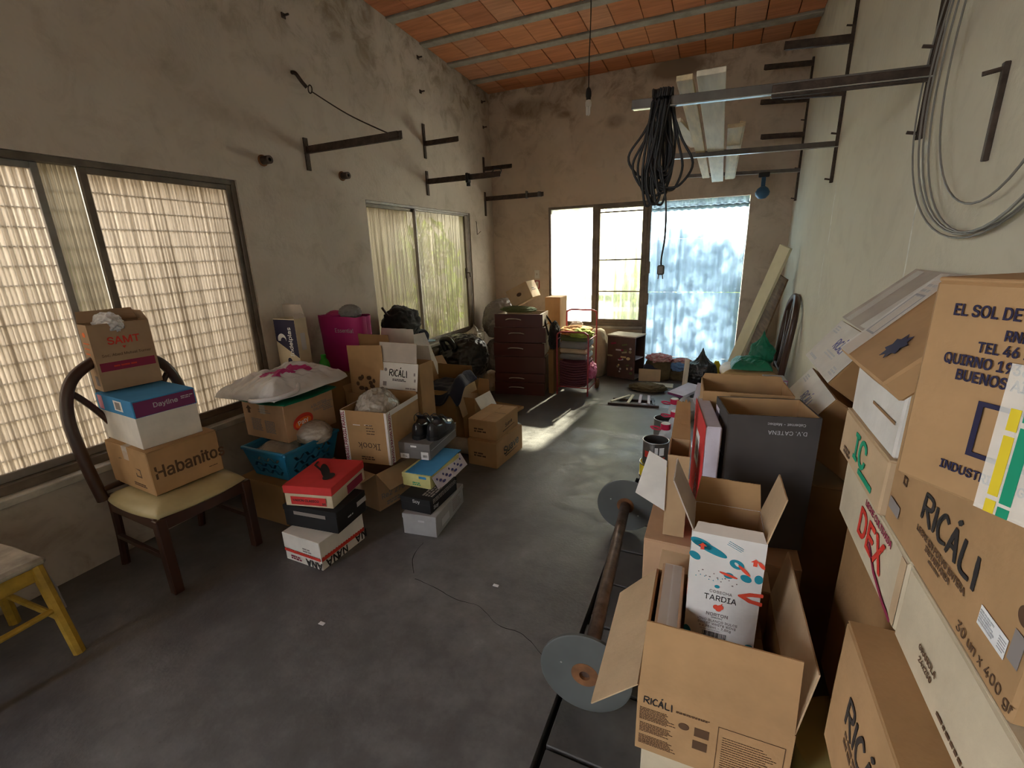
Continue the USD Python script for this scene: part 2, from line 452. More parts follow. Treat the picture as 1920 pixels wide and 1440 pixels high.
# floor: cast slab with a covered pit on the right
fl = sgroup('floor')
PX0, PX1 = 2.462, 3.16
obj('slab', box(-T, PX0, YF, D + T, -0.12, 0), 'floor_concrete', fl)
obj('slab', box(PX1, W + T, YF, D + T, -0.12, 0), 'floor_concrete', fl)
obj('slab', box(PX0, PX1, 2.94, D + T, -0.12, 0), 'floor_concrete', fl)
obj('pit', box(PX0, PX1, YF, 2.94, -0.125, -0.06), 'pit_dark', fl)
y, k = 2.92, 0
while y > -0.4:
    h = 0.272
    obj('pit_cover_board', rbox(PX0 + 0.022 + 0.004 * math.sin(k * 2.1), PX1 - 0.012, y - h + 0.007, y - 0.004, -0.06, -0.001 + 0.0015 * math.sin(k * 1.7), 0.003), 'pit_board', fl)
    y -= h; k += 1
# cracks in the slab
for pts in ([(1.63, 1.52), (1.76, 1.50), (1.90, 1.47), (2.00, 1.475), (2.13, 1.41), (2.25, 1.40), (2.37, 1.33), (2.44, 1.315)], [(1.60, 1.55), (1.52, 1.66), (1.50, 1.78)]):
    p = spline([(a, b, 0.0006) for a, b in pts], 6)
    p[:, :2] += 0.008 * (np.stack([meshkit.fbm(p * 30 + 5, 3, 1), meshkit.fbm(p * 30 + 50, 3, 2)], 1) - .5)
    obj('crack', scaled(tube(p, 0.0017 * (0.3 + meshkit.noise(p * 25)), 5), 1, 1, 0.25), 'pit_dark', fl)

# roof: concrete joists with hollow clay blocks between
ce = sgroup('ceiling')
beams = []
yb = 5.485
while yb > YF:
    beams.append(yb); yb -= 0.508
edges = [D] + [b for b in beams for _ in (0, 1)]


def roofbox(x0, x1, y0, y1, d0, d1, bev=0.004):
    m = rbox(x0, x1, y0, y1, d0, d1, bev)
    m.vertices[:, 2] += ceil_z(m.vertices[:, 1])
    return m


for i, b in enumerate(beams):
    obj('joist', roofbox(0, W, b - 0.05, b + 0.05, -0.012, 0.10, 0.006), 'beam_concrete', ce)
far = []
for r in range(len(beams)):
    y1 = D if r == 0 else beams[r - 1] - 0.05
    y0 = beams[r] + 0.05
    off = [0.01, 0.016, 0.03, 0.10, 0.02, 0.07][r % 6]
    xs = [0.0] + list(np.arange(off + 0.25, W, 0.2545)) + [W]
    if xs[-1] - xs[-2] < 0.05:
        xs.pop(-2)
    for j in range(len(xs) - 1):
        g0, g1 = 0.0015 + 0.0035 * random.random(), 0.0015 + 0.003 * random.random()
        m = roofbox(xs[j] + g0, xs[j + 1] - g1, y0 + 0.002, y1 - 0.002, 0.004 + 0.005 * random.random(), 0.09, 0.003)
        if r < 6:
            obj('clay_block', m, 'ceiling_tile_%d' % random.choice([0, 0, 1, 1, 2, 3]), ce)
        else:
            far.append(m)
tag(obj('clay_blocks_beyond', cat(far), 'ceiling_tile_0', ce), kind='stuff')
obj('roof_slab', roofbox(-T, W + T, YF - T, D + T, 0.09, 0.2, 0.002), 'beam_concrete', ce)


# ---------------------------------------------------------------- windows
def ribbed(y0, y1, z0, z1, x, pitch=0.018, amp=0.0026, along='y', nper=6):
    n = int((y1 - y0) / pitch * nper) + 1

    def f(u, v):
        t = y0 + (y1 - y0) * u
        o = x + amp * np.sin(2 * PI * t / pitch)
        zz = z0 + (z1 - z0) * v
        return np.stack([o, t, zz]) if along == 'y' else np.stack([t, o, zz])
    return sheet(f, n, 2, 0.003)


def frame_rect(y0, y1, z0, z1, x0, x1, w, along='y', wb=None):
    wb = w if wb is None else wb
    bs = [(y0, y0 + w, z0, z1), (y1 - w, y1, z0, z1), (y0 + w, y1 - w, z1 - w, z1), (y0 + w, y1 - w, z0, z0 + wb)]
    ms = []
    for a, b, c, d in bs:
        ms.append(rbox(x0, x1, a, b, c, d, 0.002) if along == 'y' else rbox(a, b, x0, x1, c, d, 0.002))
    return cat(ms)


def grille_lines(y0, y1, z0, z1, x, pitch, r, along='y', sag=0.004):
    ms = []
    z = z0 + pitch * 0.7
    while z < z1:
        t = np.linspace(y0, y1, 14)
        zz = z + sag * (meshkit.noise(np.stack([t * 3, np.full(14, z * 9), np.zeros(14)], 1), 4) - .5) * 2
        p = np.stack([np.full(14, x), t, zz], 1) if along == 'y' else np.stack([t, np.full(14, x), zz], 1)
        ms.append(tube(p, r, 5)); z += pitch
    return cat(ms)


w1 = sgroup('window_1')
y0, y1, z0, z1 = W1
obj('window_frame', frame_rect(y0, y1, z0, z1, -0.085, -0.015, 0.03, wb=0.045), 'alu_dark', w1)
obj('sash', frame_rect(1.375, y1 - 0.03, z0 + 0.045, z1 - 0.03, -0.05, -0.026, 0.03, wb=0.04), 'alu_dark', w1)
obj('sash', frame_rect(-0.0 + 0.05, 1.235, z0 + 0.045, z1 - 0.03, -0.08, -0.055, 0.03, wb=0.04), 'alu_grey', w1)
obj('pane', ribbed(1.405, y1 - 0.06, z0 + 0.085, z1 - 0.06, -0.040), 'ribbed_glass', w1)
obj('pane', ribbed(0.08, 1.205, z0 + 0.085, z1 - 0.06, -0.068), 'ribbed_glass', w1)
obj('pane', ribbed(1.235, 1.376, z0 + 0.045, z1 - 0.03, -0.062), 'ribbed_glass_far', w1, label='brown strip of overlapping glass')
tag(obj('glazing_wires', cat([grille_lines(1.4, y1 - 0.06, z0 + .08, z1 - .06, -0.046, 0.0862, 0.0024, sag=.002), grille_lines(0.08, 1.376, z0 + .08, z1 - .06, -0.0745, 0.0862, 0.0024, sag=.002)]), 'dark_wire', w1), kind='stuff')
obj('window_sill', cat([rbox(-T, 0.045, y0 - 0.05, y1 + 0.05, z0 - 0.035, z0 + 0.002, 0.004)]), 'sill_stone', w1)

w2 = sgroup('window_2')
y0, y1, z0, z1 = W2
obj('window_frame', frame_rect(y0, y1, z0, z1, -0.085, -0.015, 0.022, wb=0.04), 'alu_grey', w2)
obj('sash', frame_rect(4.15, y1 - 0.075, z0 + 0.04, z1 - 0.02, -0.05, -0.026, 0.02), 'alu_grey', w2)
obj('sash', frame_rect(y0 + 0.02, 4.20, z0 + 0.04, z1 - 0.02, -0.08, -0.055, 0.03), 'alu_dark', w2)
obj('jamb', rbox(-0.06, -0.02, y1 - 0.10, y1 - 0.012, z0 + .03, z1 - .03, .002), 'alu_dark', w2)
obj('pane', ribbed(4.17, y1 - 0.09, z0 + 0.06, z1 - 0.04, -0.040, 0.012, 0.001), 'ribbed_glass_far', w2)
obj('pane', ribbed(y0 + 0.045, 4.18, z0 + 0.07, z1 - 0.05, -0.068, 0.012, 0.001), 'ribbed_glass_far', w2)
obj('latch', cat([rbox(-0.028, -0.008, 5.115, 5.165, 1.23, 1.36, .008), tube([(-0.01, 5.14, 1.3), (0.03, 5.135, 1.3), (0.04, 5.13, 1.25)], 0.008)]), 'rust_steel', w2)
obj('window_sill', rbox(-T, 0.03, y0 - 0.02, y1 + 0.02, z0 - 0.03, z0 + 0.002, 0.004), 'sill_stone', w2)

w3 = sgroup('window_3')
x0, x1, z0, z1 = BW
obj('window_frame', frame_rect(x0, x1, z0, z1, D + 0.01, D + 0.08, 0.03, 'x', wb=0.045), 'alu_dark', w3)
obj('mullion', rbox(1.375, 1.435, D + 0.005, D + 0.06, z0, z1, .003), 'alu_dark', w3)
obj('sash', frame_rect(1.435, x1 - 0.03, z0 + 0.045, z1 - 0.03, D + 0.02, D + 0.05, 0.028, 'x', wb=.04), 'alu_dark', w3)
for zb in (1.01, 1.40, z1 - 0.1):
    obj('glazing_bar', rbox(1.45, x1 - .05, D + .028, D + .043, zb - .007, zb + .007, .002), 'alu_dark', w3)
obj('pane', ribbed(1.46, x1 - 0.055, z0 + 0.08, z1 - 0.055, D + 0.038, 0.02, 0.0012, 'x'), 'ribbed_glass_back', w3)
obj('pane', rbox(x0 + 0.03, 1.375, D + 0.036, D + 0.04, z0 + 0.045, z1 - 0.03, 0.001), 'clear_glass', w3)
obj('window_sill', rbox(x0 - .02, x1, D - 0.01, D + T, z0 - 0.035, z0 + 0.002, .004), 'alu_grey', w3)

d1 = sgroup('door_1')
x0, x1, z0, z1 = BD
for a, b in ((0.0, 0.2), (0.2, 1.0), (1.0, 1.62), (1.62, z1)):
    obj('corrugated_sheet', ribbed(x0 + 0.035, x1 - 0.006, a + 0.002, b - (0.0015 if b > 0.2 else 0), D + 0.06 + 0.002 * (b == 1.0), 0.076, 0.008, 'x', 10), 'blue_sheet', d1)
obj('door_post', rbox(x0, x0 + 0.04, D + .01, D + .07, 0, z1, .003), 'alu_dark', d1)
obj('hinge', cat([rbox(x0 + .03, x0 + .055, D, D + .02, zc - .07, zc + .07, .003) for zc in (0.92, 1.30)]), 'alu_dark', d1)
obj('lintel_strip', rbox(x0 + .04, x1, D + .075, D + .1, z1 - .09, z1 - .06, .003), 'galvanised_and_glint', d1)

# ---------------------------------------------------------------- the yard outside
mat('yard_soil', (0.10, 0.095, 0.07), 0.95, var=0.4, vscale=2)
mat('yard_wall', (0.13, 0.105, 0.075), 0.9, var=0.25, vscale=1.5)
mat('yard_wall_grey', (0.07, 0.075, 0.08), 0.9, var=0.25, vscale=1.5)
MAT['leaf'] = usdkit.material(stage, '/World/Looks/leaf', {
    'o': ('geometry', {}), 'n': ('noise_texture', {'scale': 3.0}), 'r': ('rgb_ramp', {'ramp': [(0.3, (0.10, 0.20, 0.03)), (0.55, (0.26, 0.42, 0.05)), (0.75, (0.5, 0.55, 0.08))]}),
    'd': ('principled_bsdf', {'roughness': 0.5}), 't': ('translucent_bsdf', {}), 'm': ('mix_closure', {'fac': 0.45})},
    [('o.position', 'n.vector'), ('n.fac', 'r.fac'), ('r.color', 'd.base_color'), ('r.color', 't.color'), ('d.BSDF', 'm.closure1'), ('t.BSDF', 'm.closure2')], surface='m.closure')
struct('ground', box(-14, 16, -8, 30, -0.30, -0.13), 'yard_soil')
single('neighbour_wall', box(-1.75, -1.60, 0.0, 6.2, -0.13, 2.9), 'yard_wall', 'pale sunlit yard wall beyond the ribbed side windows', 'wall')
single('yard_wall', box(-1.6, 9.0, 10.5, 10.65, -0.13, 1.7), 'yard_wall_grey', 'low grey yard wall behind the shrubs outside the back door', 'wall')


def leaves(c, rad, n, size, seed):
    r = np.random.RandomState(seed)
    d = r.normal(size=(n, 3)); d /= np.linalg.norm(d, axis=1, keepdims=True)
    p = np.asarray(c) + d * np.asarray(rad) * (r.uniform(0.55, 1.0, (n, 1)))
    V, F = [], []
    for i in range(n):
        a = r.normal(size=3); a /= np.linalg.norm(a)
        b = np.cross(a, r.normal(size=3)); b /= np.linalg.norm(b)
        s = size * r.uniform(0.6, 1.3)
        k = len(V)
        V += [p[i] - a * s, p[i] + b * s * .45, p[i] + a * s, p[i] - b * s * .45]
        F += [[k, k + 1, k + 2], [k, k + 2, k + 3]]
    return trimesh.Trimesh(V, F, process=False)


mat('bark', (0.12, 0.09, 0.06), 0.9, var=0.3)
for i, (c, rad, n, lab) in enumerate([((1.45, 8.2, 1.1), (0.62, 0.5, 0.95), 1500, 'yellow-green shrub seen through the ribbed pane of the back window'),
                                      ((0.38, 8.4, 1.3), (0.38, 0.5, 1.1), 900, 'leafy shrub outside the clear pane of the back window'),
                                      ((2.95, 8.0, 0.75), (0.75, 0.5, 0.7), 1200, 'dark leafy shrub glimpsed through the blue corrugated sheets'),
                                      ((-0.9, 5.6, 1.1), (0.35, 0.9, 1.0), 900, 'shrub standing outside the far ribbed side window')]):
    t = thing('garden_shrub', lab, 'shrub')
    tag(obj('foliage', leaves(c, rad, n, 0.07, 40 + i), 'leaf', t), kind='stuff')
    obj('stem', tube([(c[0], c[1], -.13), (c[0] + .05, c[1], c[2] * .6), (c[0], c[1], c[2] + .3)], [0.03, 0.025, 0.01], 6), 'bark', t)
t = thing('added_shade_tree', 'unseen small leafy tree added to dapple the blue corrugated sheets from outside', 'tree')  # tree added to keep sun off the lower door sheets
tag(obj('foliage', leaves((2.85, 9.0, 2.75), (1.05, 0.6, 1.0), 5200, 0.05, 77), 'leaf', t), kind='stuff')
obj('trunk', tube([(2.95, 8.95, -.13), (2.9, 8.9, 1.4), (2.95, 8.9, 2.8)], [0.06, 0.05, 0.02], 8), 'bark', t)
# lattice of rails and pickets seen through the back window
f = thing('yard_lattice', 'pale lattice of pickets and rails outside the back window', 'lattice')
mat('lattice_paint', (0.62, 0.62, 0.66), 0.6)
for zr in (0.62, 1.64):
    obj('rail', box(-0.4, 2.6, 7.0, 7.05, zr, zr + .06), 'lattice_paint', f)
for i in range(24):
    obj('picket', box(-0.35 + i * .125, -0.325 + i * .125, 7.05, 7.07, -0.13, 2.5), 'lattice_paint', f)

# ---------------------------------------------------------------- lettering and cartons
_tc = {}


def T(text, h, bold=True, depth=0.0006):
    """lettering centred on the origin in the xy plane"""
    k = (text, bold)
    if k not in _tc:
        t = meshkit.text_mesh(text, 1.0, 1.0, bold)
        t.vertices[:, :2] -= (t.bounds[0] + t.bounds[1])[:2] / 2
        _tc[k] = t
    return scaled(_tc[k], h, h, depth)


def brush(strokes, h, w=0.13, depth=0.0006, seed=3):
    """brush-written letters: polylines (unit cap height) with swelling, ragged width"""
    polys = []
    r = np.random.RandomState(seed)
    for s in strokes:
        p = spline([(a, b, 0) for a, b in s], 7)[:, :2] if len(s) > 2 else np.linspace(s[0], s[1], 9)
        t = np.gradient(p, axis=0); t /= np.linalg.norm(t, axis=1, keepdims=True)
        n = np.stack([-t[:, 1], t[:, 0]], 1)
        u = np.linspace(0, 1, len(p))
        ww = w * (0.62 + 0.38 * np.sin(PI * (0.15 + 0.7 * u)))[:, None] * (0.9 + 0.2 * r.rand(len(p), 1)) / 2
        polys.append(sg.Polygon(np.vstack([p + n * ww, (p - n * ww)[::-1]])).buffer(0.004))
    s = shapely_union(polys)
    b = s.bounds
    s = affinity.translate(s, -(b[0] + b[2]) / 2, -(b[1] + b[3]) / 2)
    return prism(affinity.scale(s, h, h, origin=(0, 0)), depth)


def shapely_union(ps):
    from shapely.ops import unary_union
    return unary_union(ps).buffer(0)


MILK = [[(0, 0), (0.04, 1)], [(0.02, 0.98), (0.5, 0.95), (0.5, 0.6), (0.06, 0.48)], [(0.2, 0.5), (0.62, -0.05)],
        [(0.82, 0.95), (0.8, 0.0)],
        [(1.55, 0.85), (1.3, 0.98), (1.03, 0.5), (1.2, 0.04), (1.58, 0.12)],
        [(1.68, -0.05), (1.98, 1.0)], [(1.98, 1.0), (2.2, -0.05)], [(1.78, 0.32), (2.18, 0.34)], [(1.98, 1.18), (2.14, 1.36)],
        [(2.48, 1.0), (2.46, 0.05), (2.95, 0.0)], [(3.15, 0.95), (3.2, -0.12)]]


def milk(h, w=0.15):
    return brush(MILK, h, w)


def bars(w, n, h, gap, seed=1, depth=0.0005, ragged=0.3):
    """rows of illegibly small print, as little bars"""
    r = np.random.RandomState(seed)
    ms = []
    for i in range(n):
        x, y = -w / 2, (n / 2 - i - 0.5) * (h + gap)
        end = w / 2 - w * ragged * r.rand()
        while x < end:
            l = h * r.uniform(1.2, 4.5)
            ms.append(box(x, min(x + l, end + h), y - h / 2, y + h / 2, 0, depth)); x += l + h * 0.6
    m = cat(ms); m.metadata['many'] = True
    return m


def barcode(w, h, seed=2, depth=0.0006):
    r = np.random.RandomState(seed); ms = []; x = -w / 2
    while x < w / 2:
        d = w * r.choice([.012, .02, .035]); ms.append(box(x, x + d, -h / 2, h / 2, 0, depth)); x += d + w * r.choice([.012, .02, .03])
    m = cat(ms); m.metadata['many'] = True
    return m


def rect(w, h, depth=0.0004):
    return box(-w / 2, w / 2, -h / 2, h / 2, 0, depth)


def ring(w, h, t, depth=0.0006):
    return prism(sg.box(-w / 2, -h / 2, w / 2, h / 2).difference(sg.box(-w / 2 + t, -h / 2 + t, w / 2 - t, h / 2 - t)), depth)


def arrow(h):
    return prism([(-.22 * h, -.5 * h), (.22 * h, -.5 * h), (.22 * h, .05 * h), (.5 * h, .05 * h), (0, .5 * h), (-.5 * h, .05 * h), (-.22 * h, .05 * h)], 0.0006)


def ellipse(a, b, n=28, depth=0.0005):
    return prism(affinity.scale(sg.Point(0, 0).buffer(1, 8), a, b), depth)


def face(d, f, lift=0.0006):
    dx, dy, dz = d
    o, x, y = {'f': ((0, -lift, 0), (1, 0, 0), (0, 0, 1)), 'r': ((dx + lift, 0, 0), (0, 1, 0), (0, 0, 1)), 'l': ((-lift, dy, 0), (0, -1, 0), (0, 0, 1)),
               'b': ((dx, dy + lift, 0), (-1, 0, 0), (0, 0, 1)), 't': ((0, 0, dz + lift), (1, 0, 0), (0, 1, 0)),
               # the same faces read from other edges
               'tl': ((0, dy, dz + lift), (0, -1, 0), (1, 0, 0)), 'tr': ((dx, 0, dz + lift), (0, 1, 0), (-1, 0, 0))}[f]
    return frame4(o, x, y)


def fsize(d, f):
    dx, dy, dz = d
    return {'f': (dx, dz), 'b': (dx, dz), 'l': (dy, dz), 'r': (dy, dz), 't': (dx, dy), 'tl': (dy, dx), 'tr': (dy, dx)}[f]


def prints(t, d, items, lift=0.0006):
    """items: (part name, face, mesh, u, v, material, turn): pieces of one name and material on one thing become one mesh"""
    last = None
    for it in items:
        nm, f, m, u, v, mt = it[:6]
        turn = it[6] if len(it) > 6 else 0
        lf = lift + (it[7] if len(it) > 7 else 0)
        w, h = fsize(d, f)
        m = put(m, rot((0, 0, 1), turn)) if turn else m
        p = obj(nm, put(moved(m, u * w, v * h, 0), face(d, f, lf)), mt, last if nm in ('label_print', 'label_text') and last else t)
        if nm in ('label', 'address_label'):
            last = p


def walls(d, th=0.004):
    dx, dy, dz = d
    return cat([box(0, dx, 0, th, 0, dz), box(0, dx, dy - th, dy, 0, dz), box(0, th, th, dy - th, 0, dz), box(dx - th, dx, th, dy - th, 0, dz), box(th, dx - th, th, dy - th, 0, th)])


def flap(d, side, L, deg, th=0.0035, taper=0.012, wave=0.0, seed=0):
    """a flap hinged on the top rim of one side; deg 0 stands up, 90 lies flat outwards, 180 hangs down"""
    dx, dy, dz = d
    w = dx if side in 'fb' else dy
    r = np.random.RandomState(seed)
    n = 12
    top = [(x, L + wave * (r.rand() - .5)) for x in np.linspace(w - taper, taper, n)]
    poly = [(0.002, 0), (w - 0.002, 0)] + top
    m = prism(poly, th)
    f = {'f': 'f', 'b': 'b', 'l': 'l', 'r': 'r'}[side]
    M = face(d, f, 0)
    hinge = M.copy(); hinge[:3, 3] = M[:3, 3] + np.array([0, 0, dz])
    m = put(moved(m, 0, 0, -th), rot((1, 0, 0), deg))      # turn about the hinge, outwards
    return put(m, hinge)


def crumple(m, amp=0.002, freq=9.0, seed=0):
    t = tm(m).subdivide().subdivide()
    v = np.array(t.vertices)
    t.vertices = v + amp * 2 * (np.stack([meshkit.noise(v * freq + 11, seed + k) for k in range(3)], 1) - .5)
    return t


def carton(label, o, eul, d, mt, opened=False, flaps=(), items=(), tape=None, group=None, name='cardboard_box', cat_='box', seam='x', inner=None):
    """a corrugated carton; o is the corner of the base that is local (0, 0, 0); flaps: (side, length, degrees[, material])"""
    t = thing(name, label, cat_, o, eul=eul if isinstance(eul, tuple) else (eul, 0, 0), group=group)
    dx, dy, dz = d
    if opened:
        obj('body', walls(d), mt, t)
        if inner:
            th = 0.0045
            obj('inside', cat([box(th, dx - th, th, th + .0006, th, dz - .001), box(th, dx - th, dy - th - .0006, dy - th, th, dz - .001), box(th, th + .0006, th, dy - th, th, dz - .001),
                               box(dx - th - .0006, dx - th, th, dy - th, th, dz - .001)]), inner, t)
        for i, fl_ in enumerate(flaps):
            obj('flap', flap(d, fl_[0], fl_[1], fl_[2], seed=i, wave=0.004 if len(fl_) < 5 else fl_[4]), fl_[3] if len(fl_) > 3 and fl_[3] else mt, t)
    else:
        b = crumple(rbox(0, dx, 0, dy, 0, dz - 0.003, 0.004), 0.0016, 8, int(dx * 977))
        obj('body', b, mt, t)
        if seam == 'x':
            obj('flap', rbox(0.001, dx - .001, 0.001, dy / 2 - .0012, dz - .004, dz, .0012), mt, t)
            obj('flap', rbox(0.001, dx - .001, dy / 2 + .0012, dy - .001, dz - .004, dz, .0012), mt, t)
        elif seam == 'y':
            obj('flap', rbox(0.001, dx / 2 - .0012, 0.001, dy - .001, dz - .004, dz, .0012), mt, t)
            obj('flap', rbox(dx / 2 + .0012, dx - .001, 0.001, dy - .001, dz - .004, dz, .0012), mt, t)
        if tape:
            if seam == 'x':
                obj('packing_tape', cat([rbox(-.0006, dx + .0006, dy / 2 - .025, dy / 2 + .025, dz, dz + .0005, .0002), rbox(-.0012, -.0002, dy / 2 - .025, dy / 2 + .025, dz - .07, dz, .0002), rbox(dx + .0002, dx + .0012, dy / 2 - .025, dy / 2 + .025, dz - .07, dz, .0002)]), tape, t)
            else:
                obj('packing_tape', cat([rbox(dx / 2 - .025, dx / 2 + .025, -.0006, dy + .0006, dz, dz + .0005, .0002), rbox(dx / 2 - .025, dx / 2 + .025, -.0012, -.0002, dz - .07, dz, .0002)]), tape, t)
    prints(t, d, items)
    return t


def shoe_box(label, o, yaw, d, base, lid, items=(), lip=0.03, over=0.003, group=None, lid_shift=(0, 0)):
    t = thing('shoe_box', label, 'shoe box', o, rz=yaw, group=group)
    dx, dy, dz = d
    obj('base', rbox(0, dx, 0, dy, 0, dz - .004, .002), base, t)
    a, b = lid_shift
    obj('lid', crumple(rbox(-over + a, dx + over + a, -over + b, dy + over + b, dz - lip, dz, .003), .0012, 7, int(dy * 997)), lid, t)
    prints(t, d, items, over + 0.0006)
    return t


# cardboards, papers, inks
def board(name, col, var=0.12):
    mat(name, col, 0.82, var=var, vscale=7.0, bump=0.08, bscale=90, spec=0.2)


board('kraft', (0.45, 0.275, 0.135)); board('kraft_dark', (0.30, 0.17, 0.075)); board('kraft_light', (0.58, 0.42, 0.26)); board('kraft_pink', (0.52, 0.33, 0.20))
board('kraft_inner', (0.46, 0.31, 0.175)); board('white_board', (0.74, 0.71, 0.66)); board('cream_board', (0.62, 0.53, 0.38)); board('grey_board', (0.52, 0.46, 0.40))
board('box_red', (0.62, 0.05, 0.05)); board('box_black', (0.018, 0.018, 0.02)); board('box_grey', (0.20, 0.19, 0.19)); board('box_dark_grey', (0.075, 0.068, 0.066)); board('box_yellow', (0.63, 0.60, 0.26))
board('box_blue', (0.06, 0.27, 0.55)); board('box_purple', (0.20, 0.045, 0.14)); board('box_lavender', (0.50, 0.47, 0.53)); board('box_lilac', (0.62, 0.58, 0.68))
board('box_silver', (0.36, 0.36, 0.37)); board('samt_board', (0.40, 0.27, 0.17)); board('wine_white', (0.78, 0.77, 0.75), 0.06); board('label_paper', (0.82, 0.82, 0.82), 0.04)
for n_, c_ in dict(ink_black=(0.022, 0.020, 0.020), ink_navy=(0.022, 0.02, 0.055), ink_brown=(0.10, 0.055, 0.03), ink_red=(0.60, 0.045, 0.03), ink_teal=(0.02, 0.27, 0.37), ink_white=(0.75, 0.75, 0.75), ink_gold=(0.60, 0.47, 0.24),
                   ink_green=(0.01, 0.30, 0.16), ink_yellow=(0.80, 0.62, 0.03), ink_grey=(0.26, 0.23, 0.22), ink_orange=(0.80, 0.16, 0.03), ink_violet=(0.05, 0.045, 0.22), ink_maroon=(0.25, 0.02, 0.06), ink_silver=(0.5, 0.5, 0.52), ink_coral=(0.80, 0.09, 0.05)).items():
    mat(n_, c_, 0.6, spec=0.3)
mat('clear_tape', (0.85, 0.82, 0.75), 0.12, spec=0.8, alpha=0.30)
mat('brown_tape', (0.42, 0.27, 0.13), 0.25, spec=0.6)
mat('white_tape', (0.75, 0.70, 0.68), 0.3, spec=0.5)
mat('dark_wood', (0.045, 0.017, 0.010), 0.38, var=0.4, vscale=9, stretch=(1, 1, 0.15), coat=0.2)
mat('gold_vinyl', (0.50, 0.42, 0.22), 0.30, var=0.15, vscale=6, bump=0.12, bscale=25, coat=0.2)
mat('tan_vinyl', (0.58, 0.38, 0.17), 0.4, var=0.2, vscale=6, bump=0.2, bscale=22)
mat('yellow_paint', (0.42, 0.26, 0.03), 0.5, var=0.35, vscale=14)
mat('worn_top', (0.42, 0.37, 0.30), 0.6, var=0.5, vscale=9)
mat('pine', (0.68, 0.55, 0.34), 0.7, var=0.2, vscale=6, stretch=(6, 0.6, 6))
mat('pale_wood', (0.74, 0.68, 0.55), 0.7, var=0.15, vscale=5, stretch=(6, 0.6, 6))
mat('old_wood', (0.20, 0.12, 0.06), 0.75, var=0.4, vscale=8, stretch=(1, 5, 5))
mat('cream_laminate', (0.66, 0.60, 0.40), 0.4, var=0.08)
mat('maroon_laminate', (0.085, 0.022, 0.020), 0.42, var=0.1, vscale=4)
mat('raw_mdf', (0.58, 0.47, 0.34), 0.8, var=0.12)
mat('brushed_handle', (0.66, 0.60, 0.52), 0.3, 0.9)
mat('red_paint', (0.34, 0.035, 0.05), 0.4)
mat('black_bag', (0.014, 0.015, 0.015), 0.28, bump=0.6, bscale=22, spec=0.7)
mat('grey_bag', (0.16, 0.14, 0.13), 0.26, bump=0.6, bscale=18, spec=0.7)
mat('white_bag', (0.62, 0.62, 0.64), 0.16, bump=0.9, bscale=9, spec=0.6, var=0.12)
mat('green_bag', (0.008, 0.16, 0.085), 0.4, bump=0.4, bscale=16)
mat('film_wrap', (0.42, 0.38, 0.33), 0.14, bump=0.7, bscale=16, spec=0.9, var=0.3)
mat('magenta_bag', (0.42, 0.012, 0.16), 0.55, bump=0.3, bscale=14, var=0.15)
mat('basket_blue', (0.018, 0.19, 0.36), 0.4)
mat('black_cloth', (0.010, 0.009, 0.009), 0.9, bump=0.5, bscale=30, sheen=0.1)
mat('navy_cloth', (0.016, 0.020, 0.045), 0.9, bump=0.4, bscale=40, sheen=0.2)
mat('green_cloth', (0.11, 0.13, 0.05), 0.95, bump=0.5, bscale=30)
mat('grey_cloth', (0.22, 0.22, 0.22), 0.9, bump=0.4, bscale=30)
mat('white_cloth', (0.62, 0.60, 0.56), 0.9, bump=0.4, bscale=30)
mat('beige_cloth', (0.50, 0.40, 0.29), 0.95, bump=0.5, bscale=25, var=0.15)
mat('brown_cloth', (0.12, 0.085, 0.04), 0.95, bump=0.6, bscale=25, var=0.4)
mat('blue_cloth', (0.13, 0.24, 0.45), 0.9, bump=0.4, bscale=30, var=0.3)
mat('red_plaid', (0.62, 0.48, 0.46), 0.9, var=0.5, vscale=26, col2=(0.35, 0.02, 0.03))
mat('orange_cloth', (0.70, 0.34, 0.12), 0.85, bump=0.4, bscale=22, var=0.3)
mat('lime_cloth', (0.40, 0.50, 0.08), 0.85, bump=0.4, bscale=22, var=0.4)
mat('lime_plastic', (0.30, 0.62, 0.05), 0.4)
mat('sky_plastic', (0.10, 0.38, 0.68), 0.4)
mat('green_bottle', (0.03, 0.36, 0.03), 0.3)
mat('pink_plastic', (0.62, 0.14, 0.28), 0.4, bump=0.4, bscale=16)
mat('striped_maroon', (0.12, 0.03, 0.05), 0.7)
mat('leather_black', (0.010, 0.010, 0.012), 0.24, bump=0.25, bscale=60, coat=0.35)
mat('shoe_rubber', (0.008, 0.008, 0.009), 0.5)
mat('disc_grey', (0.105, 0.112, 0.108), 0.45, 0.15, var=0.15, vscale=6)
mat('bar_rust', (0.20, 0.14, 0.115), 0.30, 0.8, var=0.45, vscale=22)
mat('rust', (0.19, 0.08, 0.03), 0.85, var=0.5, vscale=16)
mat('tin', (0.50, 0.47, 0.45), 0.22, 0.95, var=0.15, vscale=9)
mat('cap_red', (0.62, 0.02, 0.09), 0.35)
mat('clear_plastic', (0.72, 0.75, 0.80), 0.2, alpha=0.45, spec=0.8)
mat('blue_enamel', (0.03, 0.10, 0.20), 0.45)
mat('cabinet_dark', (0.085, 0.040, 0.032), 0.6, var=0.3, vscale=8)
mat('sticker_mix', (0.45, 0.40, 0.24), 0.6, var=0.7, vscale=40, col2=(0.16, 0.20, 0.10))
mat('yellow_tub', (0.42, 0.36, 0.13), 0.5, var=0.1)

